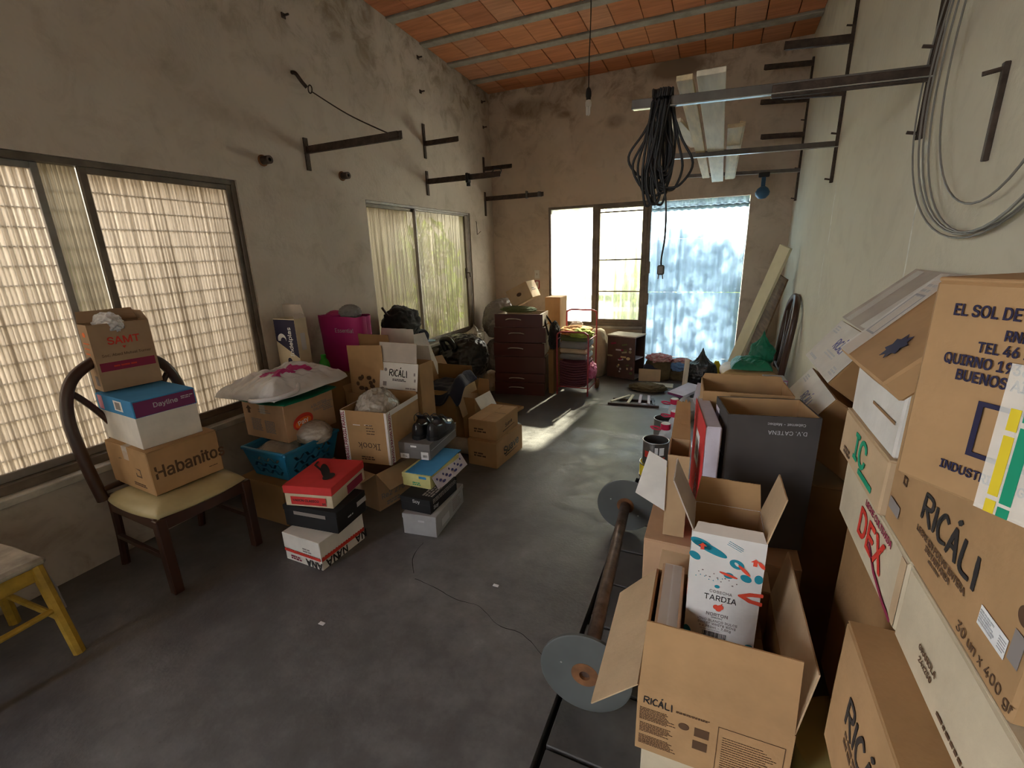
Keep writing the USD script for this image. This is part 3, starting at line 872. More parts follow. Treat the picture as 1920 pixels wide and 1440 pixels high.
# ================================================================ furniture
def chair(label, at, rz, seat_mat, hw=0.225, dep=0.46):
    """wooden dining chair facing local +x: padded seat, hooped back with bowed splats"""
    t = thing('dining_chair', label, 'chair', (at[0], at[1], 0), rz=rz)
    fx, bx = dep / 2 - 0.01, -dep / 2
    for x, y in ((fx, -hw + .02), (fx, hw - .02)):
        obj('leg', rbox(x - .022, x + .022, y - .022, y + .022, 0, 0.395, .004), 'dark_wood', t)
    for y in (-hw + .03, hw - .03):
        obj('leg', tube(spline([(bx - .05, y, 0.0), (bx - .01, y, .2), (bx + .012, y, .42)], 5), .02, 8), 'dark_wood', t)
    obj('apron', cat([rbox(fx - .014, fx + .014, -hw + .04, hw - .04, .335, .395, .003)] + [rbox(bx + .03, fx - .02, y - .011, y + .011, .335, .395, .003) for y in (-hw + .02, hw - .02)]), 'dark_wood', t)
    for y in (-hw + .022, hw - .022):
        obj('stretcher', rbox(bx - .01, fx - .022, y - .009, y + .009, .17, .195, .002), 'dark_wood', t)

    def seat(u, v):
        a, b = 2 * u - 1, 2 * v - 1
        r = 1 - 0.10 * (a * a * b * b)
        x, y = a * (dep / 2 + .02) * r, b * (hw + .012) * r
        e = np.maximum(np.abs(a), np.abs(b))
        return np.stack([x, y, 0.402 + 0.052 * (1 - e ** 5) + .004 * np.sin(9 * a) * np.sin(7 * b) * (1 - e)])
    top = sheet(seat, 30, 30)
    sk = [(p[0], p[1]) for p in np.asarray(seat(np.array([0, 1, 1, 0.0]), np.array([0, 0, 1, 1.0]))).T]
    obj('seat', sheet(seat, 30, 30, 0.02), seat_mat, t, smooth=True)
    hoop = spline([(bx, -.225, .40), (bx - .015, -.245, .62), (bx - .035, -.248, .84), (bx - .05, -.20, .99), (bx - .06, -.10, 1.065), (bx - .062, 0, 1.085), (bx - .06, .10, 1.065), (bx - .05, .20, .99), (bx - .035, .248, .84), (bx - .015, .245, .62), (bx, .225, .40)], 7)
    obj('back_hoop', scaled_tube(hoop, .026, .016), 'dark_wood', t, smooth=60)
    for s in (-1, 1):
        p = spline([(bx - .05, s * .215, .955), (bx - .042, s * .15, .86), (bx - .03, s * .085, .72), (bx - .015, s * .055, .56), (bx, s * .05, .45)], 6)
        obj('splat', tube(p, .015, 8), 'dark_wood', t, smooth=60)
    obj('splat', tube([(bx - .06, 0, 1.07), (bx - .03, 0, .75), (bx, 0, .45)], .0115, 8), 'dark_wood', t, smooth=60)
    obj('back_rail', tube([(bx, -.225, .455), (bx, .225, .455)], .016, 8), 'dark_wood', t, smooth=60)
    return t


def scaled_tube(p, r, q):
    return tube(p, r, 10)


chair('dark wooden hoop-backed chair with shiny gold seat, holding boxes by the ribbed window', (0.405, 1.235), -3, 'gold_vinyl')

# the yellow-legged stool at the left edge
t = thing('stool', 'worn stool with yellow painted legs at the left edge of the room', 'stool', (0.37, 0.45, 0), rz=3)
for x in (-.19, .19):
    for y in (-.16, .16):
        obj('leg', tube([(x * 1.25, y * 1.12, 0), (x, y, .42)], .021, 8), 'yellow_paint', t, smooth=40)
obj('apron', cat([rbox(-.19, .19, y - .01, y + .01, .355, .415, .003) for y in (-.16, .16)] + [rbox(x - .01, x + .01, -.16, .16, .355, .415, .003) for x in (-.19, .19)]), 'yellow_paint', t)
for y in (-.17, .17):
    obj('stretcher', tube([(-.22, y, .17), (.22, y, .17)], .012, 8), 'yellow_paint', t)
for x in (-.215, .215):
    obj('stretcher', tube([(x, -.17, .22), (x, .17, .22)], .012, 8), 'yellow_paint', t)
obj('seat', crumple(rbox(-.215, .215, -.185, .185, .415, .45, .012), .006, 9, 5), 'worn_top', t, smooth=50)
obj('webbing_strap', scaled(tube(spline([(.13, .17, .40), (.17, .19, .33), (.20, .19, .25), (.21, .19, .2)], 8), .008, 8), 1, 1, 1), 'box_silver', t)

# ================================================================ boxes on the left chair
carton('brown biscuit carton standing on the gold vinyl chair seat, under the white box', (0.525, 1.075, 0.462), 85.5, (0.321, 0.40, 0.222), 'kraft', tape='clear_tape', items=[
    ('lettering', 'f', scaled(T('Habanitos', .05), 1.0, 1.2, 1), .56, .5, 'ink_brown'), ('lettering', 'f', bars(.05, 1, .004, .002), .86, .2, 'ink_brown'),
    ('stamp', 'l', ellipse(.045, .03), .35, .55, 'ink_brown'), ('stamp', 'l', ring(.05, .045, .008), .72, .45, 'ink_brown'), ('stamp', 'l', bars(.12, 2, .006, .004, 3), .7, .16, 'ink_brown')])
shoe_box('white shoe box with blue and purple lid, on the brown biscuit carton', (0.475, 1.099, 0.684), 84, (0.262, 0.372, 0.235), 'white_board', 'box_blue', lip=.082, items=[
    ('end_band', 'f', rect(.255, .072), .5, .82, 'box_purple'), ('lettering', 'f', T('Dayline', .022), .5, .83, 'ink_silver', 0, .0006), ('lettering', 'f', bars(.05, 2, .005, .004, 7), .85, .86, 'ink_silver', 0, .0006),
    ('label', 'l', rect(.085, .05), .62, .84, 'label_paper'), ('label_print', 'l', rect(.05, .036), .62, .84, 'ink_grey', 0, .0006), ('pink_patch', 'l', rect(.05, .07), .12, .83, 'pink_plastic')])
carton('tall open brown carton printed in red, topmost on the chair by the window', (0.17, 1.145, 0.925), 80.6, (0.247, 0.126, 0.325), 'samt_board', opened=True, flaps=[('b', .06, 25), ('r', .05, -20)], items=[
    ('lettering', 'f', T('SAMT', .034), .52, .74, 'ink_red'), ('lettering', 'f', prism([(-.008, .005), (.008, .005), (0, -.008)], .0006), .5, .63, 'ink_red'),
    ('small_lettering', 'f', T('Soc. Abed Mutual Turner', .0125, False), .52, .53, 'ink_brown'), ('red_band', 'f', rect(.225, .042), .5, .36, 'ink_maroon'), ('lettering', 'f', bars(.12, 1, .008, .004, 4), .5, .36, 'ink_red', 0, .0006),
    ('stamp', 'l', ellipse(.02, .012), .5, .85, 'ink_orange'), ('stamp', 'l', bars(.07, 4, .006, .02, 9), .5, .6, 'ink_orange'), ('stamp', 'l', barcode(.04, .05), .6, .15, 'ink_grey')])
single('crumpled_paper', moved(blob((.085, .05, .055), 31, 4, .22, 8, .14, 16), 0.115, 1.26, 1.20), 'white_bag', 'crumpled white plastic stuffed into the top of the tall red-printed carton', 'bag', smooth=True)

# ================================================================ left pile
carton('dark brown carton on the floor under the blue basket', (0.66, 1.62, 0.0), 89, (0.42, 0.36, 0.262), 'kraft_dark', seam='y')


def basket():
    t = thing('laundry_basket', 'blue plastic basket with slanted slots, full of wrapped clothes', 'basket', (0.51, 1.86, 0.266), rz=0)
    L, Wd, H, tp = .41, .35, .18, .035        # along y, along x

    def panel(w, h, n):
        p = sg.Polygon([(-w / 2 + tp, 0), (w / 2 - tp, 0), (w / 2, h), (-w / 2, h)])
        for r in range(3):
            for i in range(n):
                x = -w / 2 + .06 + (w - .12) * (i + .5) / n
                z = .028 + r * .042
                s = .012 * (1 if (i + r) % 2 else -1)
                p = p.difference(sg.Polygon([(x - .011 - s, z), (x + .009 - s, z), (x + .011 + s, z + .03), (x - .009 + s, z + .03)]))
        return prism(p, .004)
    ms = []
    for sgn in (1, -1):
        ang = math.degrees(math.atan2(tp, H))
        a = put(panel(L, H, 7), frame4((sgn * (Wd / 2 - tp), 0, 0), (0, sgn, 0), (sgn * tp, 0, H)))
        b = put(panel(Wd, H, 6), frame4((0, sgn * (L / 2 - tp), 0), (-sgn, 0, 0), (0, sgn * tp, H)))
        ms += [a, b]
    ms.append(box(-Wd / 2 + tp, Wd / 2 - tp, -L / 2 + tp, L / 2 - tp, 0, .004))
    obj('body', cat(ms), 'basket_blue', t)
    obj('rim', tube(spline([(x, y, H) for x, y in ((-Wd / 2 + .03, -L / 2), (Wd / 2 - .03, -L / 2), (Wd / 2, -L / 2 + .03), (Wd / 2, L / 2 - .03), (Wd / 2 - .03, L / 2), (-Wd / 2 + .03, L / 2), (-Wd / 2, L / 2 - .03), (-Wd / 2, -L / 2 + .03))], 5, True), .011, 8, True), 'basket_blue', t, smooth=60)
    return t


basket()
single('wrapped_clothes', moved(blob((.13, .10, .075), 3, 4, .12, 5, .10, 12), .60, 1.94, .415), 'film_wrap', 'film-wrapped bundle of pale clothes heaped in the right end of the blue basket', 'clothes', smooth=True)
single('wrapped_clothes', moved(blob((.125, .12, .07), 4, 4, .12, 5, .10, 12), .46, 1.80, .33), 'film_wrap', 'flat film-wrapped clothes bundle low in the near end of the blue basket', 'clothes', smooth=True)
carton('brown food carton with red oval emblem, sitting on the blue basket', (0.585, 1.775, 0.458), 88.3, (0.378, 0.372, 0.235), 'kraft_pink', tape='clear_tape', items=[
    ('emblem', 'f', ellipse(.075, .05), .33, .42, 'ink_red', 10), ('emblem', 'f', ellipse(.06, .03), .33, .40, 'ink_orange', 10, .0006), ('lettering', 'f', T('Paty', .028), .33, .41, 'ink_white', 10, .0012),
    ('lettering', 'f', T('4 BLISTER', .018), .68, .74, 'ink_grey', 5), ('lettering', 'f', T('PALES', .018), .66, .62, 'ink_grey', 5), ('lettering', 'f', bars(.08, 5, .006, .006, 12), .86, .62, 'ink_grey'),
    ('stamp', 'l', bars(.085, 9, .006, .003, 5, ragged=.1), .30, .38, 'ink_grey'), ('stamp', 'l', bars(.085, 9, .006, .003, 6, ragged=.1), .62, .36, 'ink_grey'), ('stamp', 'l', arrow(.05), .16, .78, 'ink_brown'), ('stamp', 'l', bars(.12, 2, .005, .01, 8), .55, .78, 'ink_grey')])


def slumped(cx, cy, z, a, b, h, seed, lean=0.0, edge=.5):
    """a bag lying flat and half full: rounded plan, thin edges, domed and creased"""
    n = 64

    def f(u, v):
        x, y = 2 * u - 1, 2 * v - 1
        q = np.maximum(np.abs(x), np.abs(y))
        P = np.stack([x * 2.1 + seed, y * 2.1, np.zeros_like(x)], -1)
        ridge = np.abs(meshkit.fbm(P * 2.2 + 9, 4, seed) - .5) * 2
        dome = (1 - q ** 2.2)
        zz = h * (.12 + .88 * dome ** .7) * (.62 + .7 * meshkit.fbm(P * .9 + 3, 3, seed + 1)) + .10 * h * (1 - ridge * 2) * dome ** .3 + lean * x
        r = 1 - .07 * (x * x * y * y) + .05 * (meshkit.noise(P * 1.5, seed + 3) - .5) * q
        return np.stack([cx + x * a * r, cy + y * b * r, z + np.maximum(zz, .004)])
    return sheet(f, n, n, .004)


single('plastic_bag', slumped(.40, 1.97, .696, .235, .225, .035, 3), 'green_bag', 'green plastic bag peeping out under the white bag on the food carton', 'bag', smooth=True)
t = thing('carrier_bag', 'white carrier bag with magenta print, lying on the brown food carton', 'bag', (.42, 1.95, .738))
obj('body', slumped(0, 0, 0.0, .27, .31, .125, 6, .01), 'white_bag', t, smooth=True)
obj('handle', scaled(tube(spline([(.07, -.30, .02), (.16, -.335, .035), (.26, -.27, .045), (.28, -.16, .055), (.21, -.08, .075)], 8), .013, 8), 1, 1, 1), 'white_bag', t, smooth=True)
obj('handle_hole', put(scaled(ellipse(.035, .085), 1, 1, 4), frame4((.165, -.225, .056), (1, .9, .0), (-.6, .6, .45))), 'brown_cloth', t)
pr = slumped(0, 0, 0.0015, .27, .31, .125, 6, .01)
obj('print', pr.submesh([[i for i, c in enumerate(pr.triangles_center) if .0 < c[0] < .15 and -.16 < c[1] < .10 and meshkit.noise(c * 26, 5) > .5 and c[2] > .04]], append=True), 'magenta_bag', t)

# tall white and blue carton against the wall, and the things around it
carton('plain brown carton on the floor behind the food carton, against the wall', (.42, 2.235, 0), 90, (.31, .40, .70), 'kraft_dark')
t = carton('tall narrow carton in white and navy beside the ribbed window', (.035, 2.25, .704), 0, (.205, .10, .425), 'cream_board', opened=True, flaps=[('b', .09, -8, 'grey_board'), ('r', .035, -30, 'grey_board')], items=[
    ('navy_panel', 'f', prism([(-.1, .205), (.1, .205), (.1, -.06), (-.1, .055)], .0005), .5, .5, 'ink_navy'),
    ('lettering', 'f', T('Indelplas', .034), .70, .62, 'ink_white', 90, .0006),
    ('emblem', 'f', prism(sg.Point(0, 0).buffer(.04).difference(sg.Point(.012, -.012).buffer(.026)).difference(sg.box(-.06, -.06, .015, -.012)), .0006), .30, .66, 'ink_white', 0, .0006),
    ('penguin', 'f', cat([ellipse(.03, .042), moved(ellipse(.02, .02), .008, .045, 0)]), .48, .20, 'ink_navy'), ('penguin', 'f', moved(ellipse(.014, .026), .004, -.006, 0), .48, .20, 'ink_white', 0, .0007),
    ('label', 'r', rect(.04, .12), .5, .62, 'ink_silver')])
t = thing('plastic_bottle', 'bright green plastic bottle standing between the tall carton and the magenta bag', 'bottle', (.30, 2.40, .70))
obj('body', lathe([(0, 0), (.035, 0), (.038, .01), (.038, .085), (.030, .11), (.016, .13)], 24), 'green_bottle', t, smooth=50)
obj('cap', lathe([(.016, .128), (.018, .13), (.018, .155), (.0, .158)], 20), 'green_bottle', t, smooth=50)


def tote(label, o, w, d, h, m, seed, name='tote_bag'):
    t = thing(name, label, 'bag', o)
    n = 40

    def f(u, v):
        a = 2 * PI * u
        x, y = np.cos(a), np.sin(a)
        k = (np.abs(x) ** 3.2 + np.abs(y) ** 3.2) ** (-1 / 3.2)
        P = np.stack([x * 1.4, y * 1.4, v * 2.2], -1)
        b = 1 - .16 * np.sin(PI * v) ** 2 * 0 + .10 * (meshkit.fbm(P + seed, 3, seed) - .5)
        return np.stack([x * k * w / 2 * b * (.92 + .1 * v), y * k * d / 2 * b, h * v * (1 + .05 * (meshkit.noise(P[..., :] * 2 + 5, seed) - .5))])
    obj('body', sheet(f, 72, n, .003), m, t, smooth=True)
    return t


carton('plain brown carton on the floor under the magenta bag', (.45, 2.56, 0), 90, (.30, .43, .655), 'kraft_dark')
t = tote('magenta shopping bag bulging with clothes, against the wall beyond the tall carton', (.255, 2.70, .66), .43, .20, .44, 'magenta_bag', 4)
obj('lettering', put(T('Essential', .03, False), frame4((.09, -.112, .34), (1, .05, 0), (0, 0, 1))), 'ink_silver', t)
obj('handle', tube(spline([(-.12, -.05, .43), (-.08, -.02, .47), (.02, 0, .46), (.08, -.03, .45)], 8), .006, 6), 'magenta_bag', t)
single('folded_clothes', moved(blob((.085, .07, .06), 12, 4, .18, 6, .12), .32, 2.70, 1.075), 'grey_cloth', 'grey bundle of clothes poking out of the magenta bag', 'clothes', smooth=True)
single('folded_clothes', moved(blob((.10, .07, .04), 13, 4, .16, 6, .12), .20, 2.69, 1.065), 'magenta_bag', 'dark pink clothes filling the mouth of the magenta bag', 'clothes', smooth=True)

# fragile-taped carton and the carton under it
carton('low brown carton with loose pale flaps, on the floor between the two shoe-box stacks', (1.065, 1.95, 0), 80, (.40, .30, .25), 'kraft_pink', opened=True, flaps=[('f', .13, 128, 'kraft_light'), ('l', .10, 100, 'kraft_light')], items=[('lettering', 'f', T('Re2 270', .035), .3, .35, 'ink_grey'), ('stamp', 'f', bars(.12, 2, .01, .006), .3, .12, 'ink_grey')])
I_O, I_D = (.835, 1.965, .302), (.316, .385, .335)
fr = []
for i in range(3):
    fr += [('tape_print', 'f', T('FRAGIL', .022), .045, .16 + i * .33, 'ink_maroon', 90, .0012), ('tape_print', 'r', T('FRAGIL', .022), .07, .16 + i * .33, 'ink_maroon', 90, .0012)]
t = carton('open brown carton edged with red and white fragile tape, holding a wrapped bundle', I_O, 7, I_D, 'kraft', opened=True, flaps=[('b', .02, 5, None, 0)], items=[
    ('fragile_tape', 'f', rect(.034, .332), .055, .5, 'white_tape'), ('fragile_tape', 'r', rect(.05, .332), .07, .5, 'white_tape'), ('fragile_tape', 'f', rect(.016, .332), .976, .5, 'white_tape'),
    ('lettering', 'f', T('Ikook', .042, False), .56, .34, 'ink_brown', 180), ('lettering', 'f', bars(.09, 2, .008, .006), .5, .1, 'ink_brown'), ('lettering', 'f', bars(.055, 4, .006, .012, 4), .62, .66, 'ink_brown'), ('tape', 'f', rect(.16, .03), .4, .68, 'brown_tape'), ('torn_spot', 'f', rect(.05, .006), .33, .735, 'white_tape'), ('torn_spot', 'f', rect(.05, .005), .58, .745, 'white_tape')] + fr)
for s_, M in (('f', ((-.001, -.0016, I_D[2] - .03), (1, 0, 0), (0, 0, 1), I_D[0])), ('l', ((-.0016, I_D[1], I_D[2] - .03), (0, -1, 0), (0, 0, 1), I_D[1])), ('r', ((I_D[0] + .0016, 0, I_D[2] - .03), (0, 1, 0), (0, 0, 1), I_D[1]))):
    if s_ != 'f':
        obj('rim_tape', put(moved(box(0, M[3], 0, .032, 0, .0006), 0, 0, 0), frame4(M[0], M[1], M[2])), 'white_tape', t)
single('wrapped_bundle', put(moved(blob((.13, .16, .16), 8, 5, .12, 5, .12, 10), 0, 0, 0), frame4((.955, 2.16, .44), (math.cos(.12), math.sin(.12), 0), (-math.sin(.12), math.cos(.12), 0))), 'film_wrap', 'shiny film-wrapped bundle inside the fragile-taped carton', 'bundle', smooth=True)

# open white milk carton and tan cartons behind it
ML = milk(.045)
t = carton('open milk carton with white printed flap, behind the fragile-taped carton', (.76, 2.47, .42), 0, (.315, .155, .395), 'kraft', opened=True, flaps=[('b', .10, -4, 'grey_board')])
fm = frame4((.157, -.02, .395), (1, 0, 0), (0, -.12, -1.0))


def fp(m, x, z, lift=.0006):      # printed flap hanging in front, z measured down from the crease
    return put(m, frame4((x, -.006 - .22 * z - lift, .40 - z), (1, 0, 0), (0, .22, 1)))


obj('printed_flap', put(rbox(0, .315, -.185, 0, -.002, .002, .001), frame4((0, -.006, .40), (1, 0, 0), (0, .22, 1))), 'white_board', t)
obj('raised_flap', put(rbox(-.004, .305, 0, .135, -.002, .002, .001), frame4((0, -.006, .402), (1, 0, 0), (0, .12, 1))), 'grey_board', t)
obj('lettering', cat([fp(ML, .155, .062, .003), fp(bars(.11, 2, .005, .004, 3), .165, .115, .003)]), 'ink_black', t)
obj('symbols', cat([fp(ellipse(.012, .012), .05, .05, .003), fp(rect(.03, .03), .045, .145, .003), fp(rect(.012, .02), .29, .07, .003), fp(rect(.012, .02), .295, .11, .003), fp(bars(.08, 1, .008, .003, 5), .26, .165, .003)]), 'ink_grey', t)
t = carton('tan carton with tall open flaps and a flower print, left of the white milk carton', (.44, 2.42, .36), 0, (.30, .22, .22), 'kraft', opened=True, flaps=[('l', .10, 30), ('b', .40, -4, 'kraft_dark')])
obj('flap', put(rbox(0, .31, 0, .36, -.002, .002, .001), frame4((.05, .02, .20), (1, 0, .05), (.05, .06, 1))), 'kraft', t, label='tall front flap with brown flower print')
obj('flower_print', put(cat([moved(ellipse(.018 * (1 + .4 * math.sin(i * 3)), .015), .05 * math.cos(i * 2.4) * (1 + i * .09), .045 * math.sin(i * 2.4), 0) for i in range(9)]), frame4((.18, .022, .30), (1, 0, .05), (.05, .06, 1))), 'ink_brown', t)
carton('white carton with a blue label lying open behind the milk carton', (.42, 2.70, .52), 0, (.33, .19, .34), 'cream_board', opened=True, flaps=[('b', .115, 6, 'white_board')], items=[('label', 'f', rect(.04, .07), .78, .88, 'ink_violet')])
carton('plain carton on the floor under the two opened cartons by the wall', (.47, 2.41, 0), 0, (.60, .235, .355), 'kraft_dark')
carton('plain brown carton stacked low against the wall beneath the blue-labelled white carton', (.47, 2.665, 0), 0, (.28, .26, .515), 'kraft_dark')

# things on the sill of the second side window
t = thing('garment_heap', 'heap of black clothes with a dark stick poking out, on the far side window sill', 'clothes', (.17, 3.50, .78))
obj('cloth', blob((.14, .22, .17), 21, 4, .2, 6, .12, 12), 'black_cloth', t, smooth=True)
obj('stick', tube([(.02, -.12, .14), (.01, -.26, .31)], .011, 7), 'dark_wood', t)
single('folded_clothes', moved(blob((.13, .20, .11), 22, 4, .16, 5, .1), .19, 3.55, .60), 'grey_cloth', 'grey folded clothes under the heap of black clothes at the window', 'clothes', smooth=True)
t = thing('cap', 'black cap with white front and bright blue brim beside the black clothes', 'cap', (.22, 3.72, .70))
obj('crown', scaled(blob((.085, .085, .075), 24, 4, .05, 4, .03, 10), 1, 1, 1), 'navy_cloth', t, smooth=True)
obj('brim', moved(scaled(ellipse(.075, .06), 1, 1, 8), .075, .02, .012), 'sky_plastic', t)
obj('front_panel', moved(blob((.03, .05, .03), 25, 3, .05), .05, .0, .035), 'white_cloth', t, smooth=True)
single('toy', moved(blob((.06, .06, .06), 26, 4, .25, 6, .1), .23, 3.72, .60), 'lime_plastic', 'lime green plastic toy under the blue-brimmed cap', 'toy', smooth=True)
carton('plain carton on the floor under the clothes at the far side window', (.03, 3.28, 0), 0, (.25, .56, .595), 'kraft_dark')
carton('long flat white carton leaning by the wall in front of the black rubbish bag', (.34, 3.50, .40), (62, 0, -48), (.34, .03, .22), 'kraft_light', seam='', items=[('label', 'f', bars(.07, 2, .006, .005), .5, .6, 'ink_grey')])
carton('carton propping up the flat white carton by the wall', (.36, 3.46, 0), 0, (.2, .22, .395), 'kraft_dark')
single('picture_frame', put(rbox(0, .30, 0, .012, 0, .40, .003), frame4((.58, 3.10, .50), (.25, 1, 0), (-.55, 0, 1)) @ np.array([[1, 0, 0, 0], [0, 0, 1, 0], [0, -1, 0, 0], [0, 0, 0, 1.0]])), 'white_board', 'thin white framed panel leaning behind the carton of jeans', 'picture')
carton('open carton with dark jeans slung over its edge, beyond the shoes', (.66, 2.98, 0), 0, (.36, .34, .47), 'kraft', opened=True, flaps=[('l', .16, 15), ('b', .14, -5, 'kraft_dark'), ('r', .22, 165, 'kraft_light')])


def drape(u, v):
    x = .62 + .46 * u + .02 * np.sin(6 * v)
    y = 2.92 + .36 * v
    P = np.stack([u * 3, v * 3, u * 0], -1)
    z = .47 + .10 * np.exp(-((u - .85) / .12) ** 2) - .11 * np.exp(-((v - .02) / .16) ** 2) + .06 * (meshkit.fbm(P + 4, 3, 5) - .4)
    return np.stack([x, y, z])


single('jeans', sheet(drape, 40, 40, .012), 'navy_cloth', 'dark navy jeans lying across the open carton', 'jeans', smooth=True)
carton('carton standing open with pale flap bent down, right of the carton of jeans', (1.03, 3.08, 0), -4, (.12, .24, .40), 'kraft', opened=True, flaps=[('r', .24, 150, 'white_board'), ('b', .10, 10)])
carton('flattened brown carton lying on the floor beside the drawers', (.62, 3.70, 0), -8, (.50, .42, .03), 'kraft', seam='')
t = thing('wrapped_roll', 'roll wrapped in shiny clear film on the floor behind the shoe boxes', 'roll', (1.10, 2.885, .066), rz=4)
obj('roll', put(lathe([(0, -.11), (.06, -.11), (.064, -.105), (.064, .105), (.06, .11), (0, .11)], 24), rot((0, 1, 0), 90)), 'film_wrap', t, smooth=40)
obj('core', put(lathe([(.02, -.112), (.03, -.112), (.03, -.1115), (.02, -.1115)], 20), rot((0, 1, 0), 90)), 'kraft', t)
single('plastic_bag', moved(blob((.12, .13, .07), 33, 4, .16, 5, .12), 1.27, 3.30, 0), 'film_wrap', 'clear crumpled plastic bag on the floor beside the wrapped roll', 'bag', smooth=True)

# the two snack cartons on the floor
for lab, o, y, d, tp_ in (('brown carton on the floor with another carton of its make on top', (1.502, 2.724, 0), 86.4, (.418, .248, .202), None), ('brown carton stacked on a carton of its make in the middle of the floor', (1.487, 2.762, .203), 88.1, (.37, .235, .148), None)):
    carton(lab, o, y, d, 'kraft', group=None, items=[('lettering', 'f', T('Suave', .062 if d[2] > .18 else .03), .55, .52, 'ink_black' if d[2] > .18 else 'ink_brown', 4), ('lettering', 'f', prism([(-.1, -.008), (.1, 0), (.1, .004), (-.1, 0)], .0006), .55, .28, 'ink_black' if d[2] > .18 else 'ink_brown'),
           ('lettering', 'l', bars(.09, 2, .012, .008, 6), .4, .45, 'ink_brown'), ('stamp', 't', bars(.12, 1, .004, .003, 8), .5, .3, 'ink_brown', 90)])

# ================================================================ shoe-box stacks
zig = prism([(-.152, -.012)] + [(-.152 + .304 * i / 34, .006 + .006 * (i % 2)) for i in range(35)] + [(.152, -.012)], .0006)
shoe_box('white shoe box with red zigzag stripe, lowest of the near stack', (1.160, 1.393, 0), 88.5, (.30, .26, .162), 'white_board', 'white_board', lip=.09, items=[
    ('red_stripe', 'f', scaled(zig, .98, 1, 1), .5, .40, 'ink_red'), ('red_stripe', 'l', scaled(zig, .84, .8, 1), .5, .40, 'ink_red'),
    ('lettering', 'l', T('ANA', .04), .80, .15, 'ink_black', 180), ('lettering', 'f', T('NA', .045), .22, .16, 'ink_black', 180), ('lettering', 'f', T('NA', .04), .44, .17, 'ink_black', 180), ('lettering', 'f', T('NA', .045), .9, .22, 'ink_black', 180),
    ('small_print', 'l', bars(.07, 2, .008, .005), .3, .17, 'ink_maroon'), ('small_print', 'l', bars(.06, 2, .008, .006, 3), .65, .58, 'ink_grey'), ('stain', 't', ellipse(.03, .02), .35, .72, 'ink_yellow')])
shoe_box('black shoe box in the near stack, under the red one', (1.199, 1.489, .1635), 96, (.24, .33, .122), 'box_black', 'box_black', lip=.03, items=[
    ('label', 'f', rect(.08, .028), .84, .62, 'ink_silver'), ('tape', 'l', rect(.2, .02), .5, .70, 'ink_grey'), ('lettering', 'f', bars(.04, 1, .008, .003), .42, .4, 'ink_silver')])
shoe_box('red-lidded shoe box with black shoe drawing, topmost of the near stack', (1.162, 1.515, .2865), 103, (.327, .271, .116), 'cream_board', 'box_red', lip=.045, items=[
    ('label', 'l', rect(.20, .045), .5, .30, 'box_red'), ('label_text', 'l', T('VARON CLASICO', .013), .45, .32, 'ink_black', 0, .0006), ('label_text', 'l', T('39', .012), .82, .2, 'ink_black', 0, .0006), ('patch', 'f', rect(.16, .05), .66, .28, 'ink_maroon'),
    ('shoe_drawing', 't', cat([prism(affinity.rotate(affinity.scale(sg.Point(0, 0).buffer(1, 10), .10, .022), 38), .0006), moved(ellipse(.04, .028), -.055, -.055, 0), prism(sg.LineString([(.0, .02), (.06, .10), (.10, .11)]).buffer(.006), .0006)]), .52, .5, 'ink_black')])
shoe_box('silver grey shoe box, lowest of the stack nearest the middle of the floor', (1.548, 1.844, 0), 97.5, (.393, .205, .129), 'box_silver', 'box_silver', lip=.03, items=[
    ('label', 'f', rect(.10, .045), .30, .42, 'ink_silver'), ('lettering', 'l', bars(.03, 1, .012, .003), .55, .72, 'ink_silver'), ('pattern', 'f', bars(.12, 6, .008, .006, 12), .72, .55, 'ink_grey')])
shoe_box('black shoe box with grey lettered lid edge, second in its stack', (1.512, 1.855, .1305), 91.5, (.30, .195, .087), 'box_black', 'box_black', lip=.035, items=[
    ('lid_print', 'f', bars(.26, 3, .007, .003, 4, ragged=.05), .52, .78, 'ink_grey'), ('lettering', 'f', T('Soy', .022), .18, .32, 'ink_silver'), ('lettering', 'l', T('Soy', .02), .55, .76, 'ink_silver'), ('lid_print', 't', bars(.14, 4, .012, .006, 9), .35, .2, 'ink_grey')])
shoe_box('yellow-green shoe box, third in its stack', (1.450, 1.962, .2185), 91.5, (.335, .19, .083), 'box_yellow', 'box_yellow', lip=.03, items=[('small_print', 'f', bars(.12, 1, .008, .004), .55, .35, 'ink_grey'), ('small_print', 'l', bars(.05, 2, .006, .006), .5, .3, 'ink_green'), ('patch', 'l', rect(.05, .015), .74, .82, 'box_blue')])
t = thing('wrapping_sheet', 'blue and white patterned sheet sagging over the yellow-green shoe box', 'sheet', (1.44, 1.965, .3025), rz=93)
obj('sheet', crumple(rbox(.0, .38, -.02, .16, 0, .003, .001), .002, 8, 3), 'box_blue', t)
obj('hanging_edge', put(crumple(rbox(0, .36, -.09, 0, 0, .003, .001), .004, 8, 4), rot((1, 0, 0), 58, (0, 0, 0)) @ np.array([[1, 0, 0, .01], [0, 1, 0, -.02], [0, 0, 1, 0], [0, 0, 0, 1.0]])), 'box_lilac', t)
obj('pattern', put(cat([moved(ellipse(.008 + .005 * (i % 3), .007), .03 + i * .024, -.025 - .035 * ((i * 7) % 3) / 2, .0) for i in range(13)]), rot((1, 0, 0), 58) @ np.array([[1, 0, 0, .01], [0, 1, 0, -.021], [0, 0, 1, .0062], [0, 0, 0, 1.0]])), 'ink_violet', t)
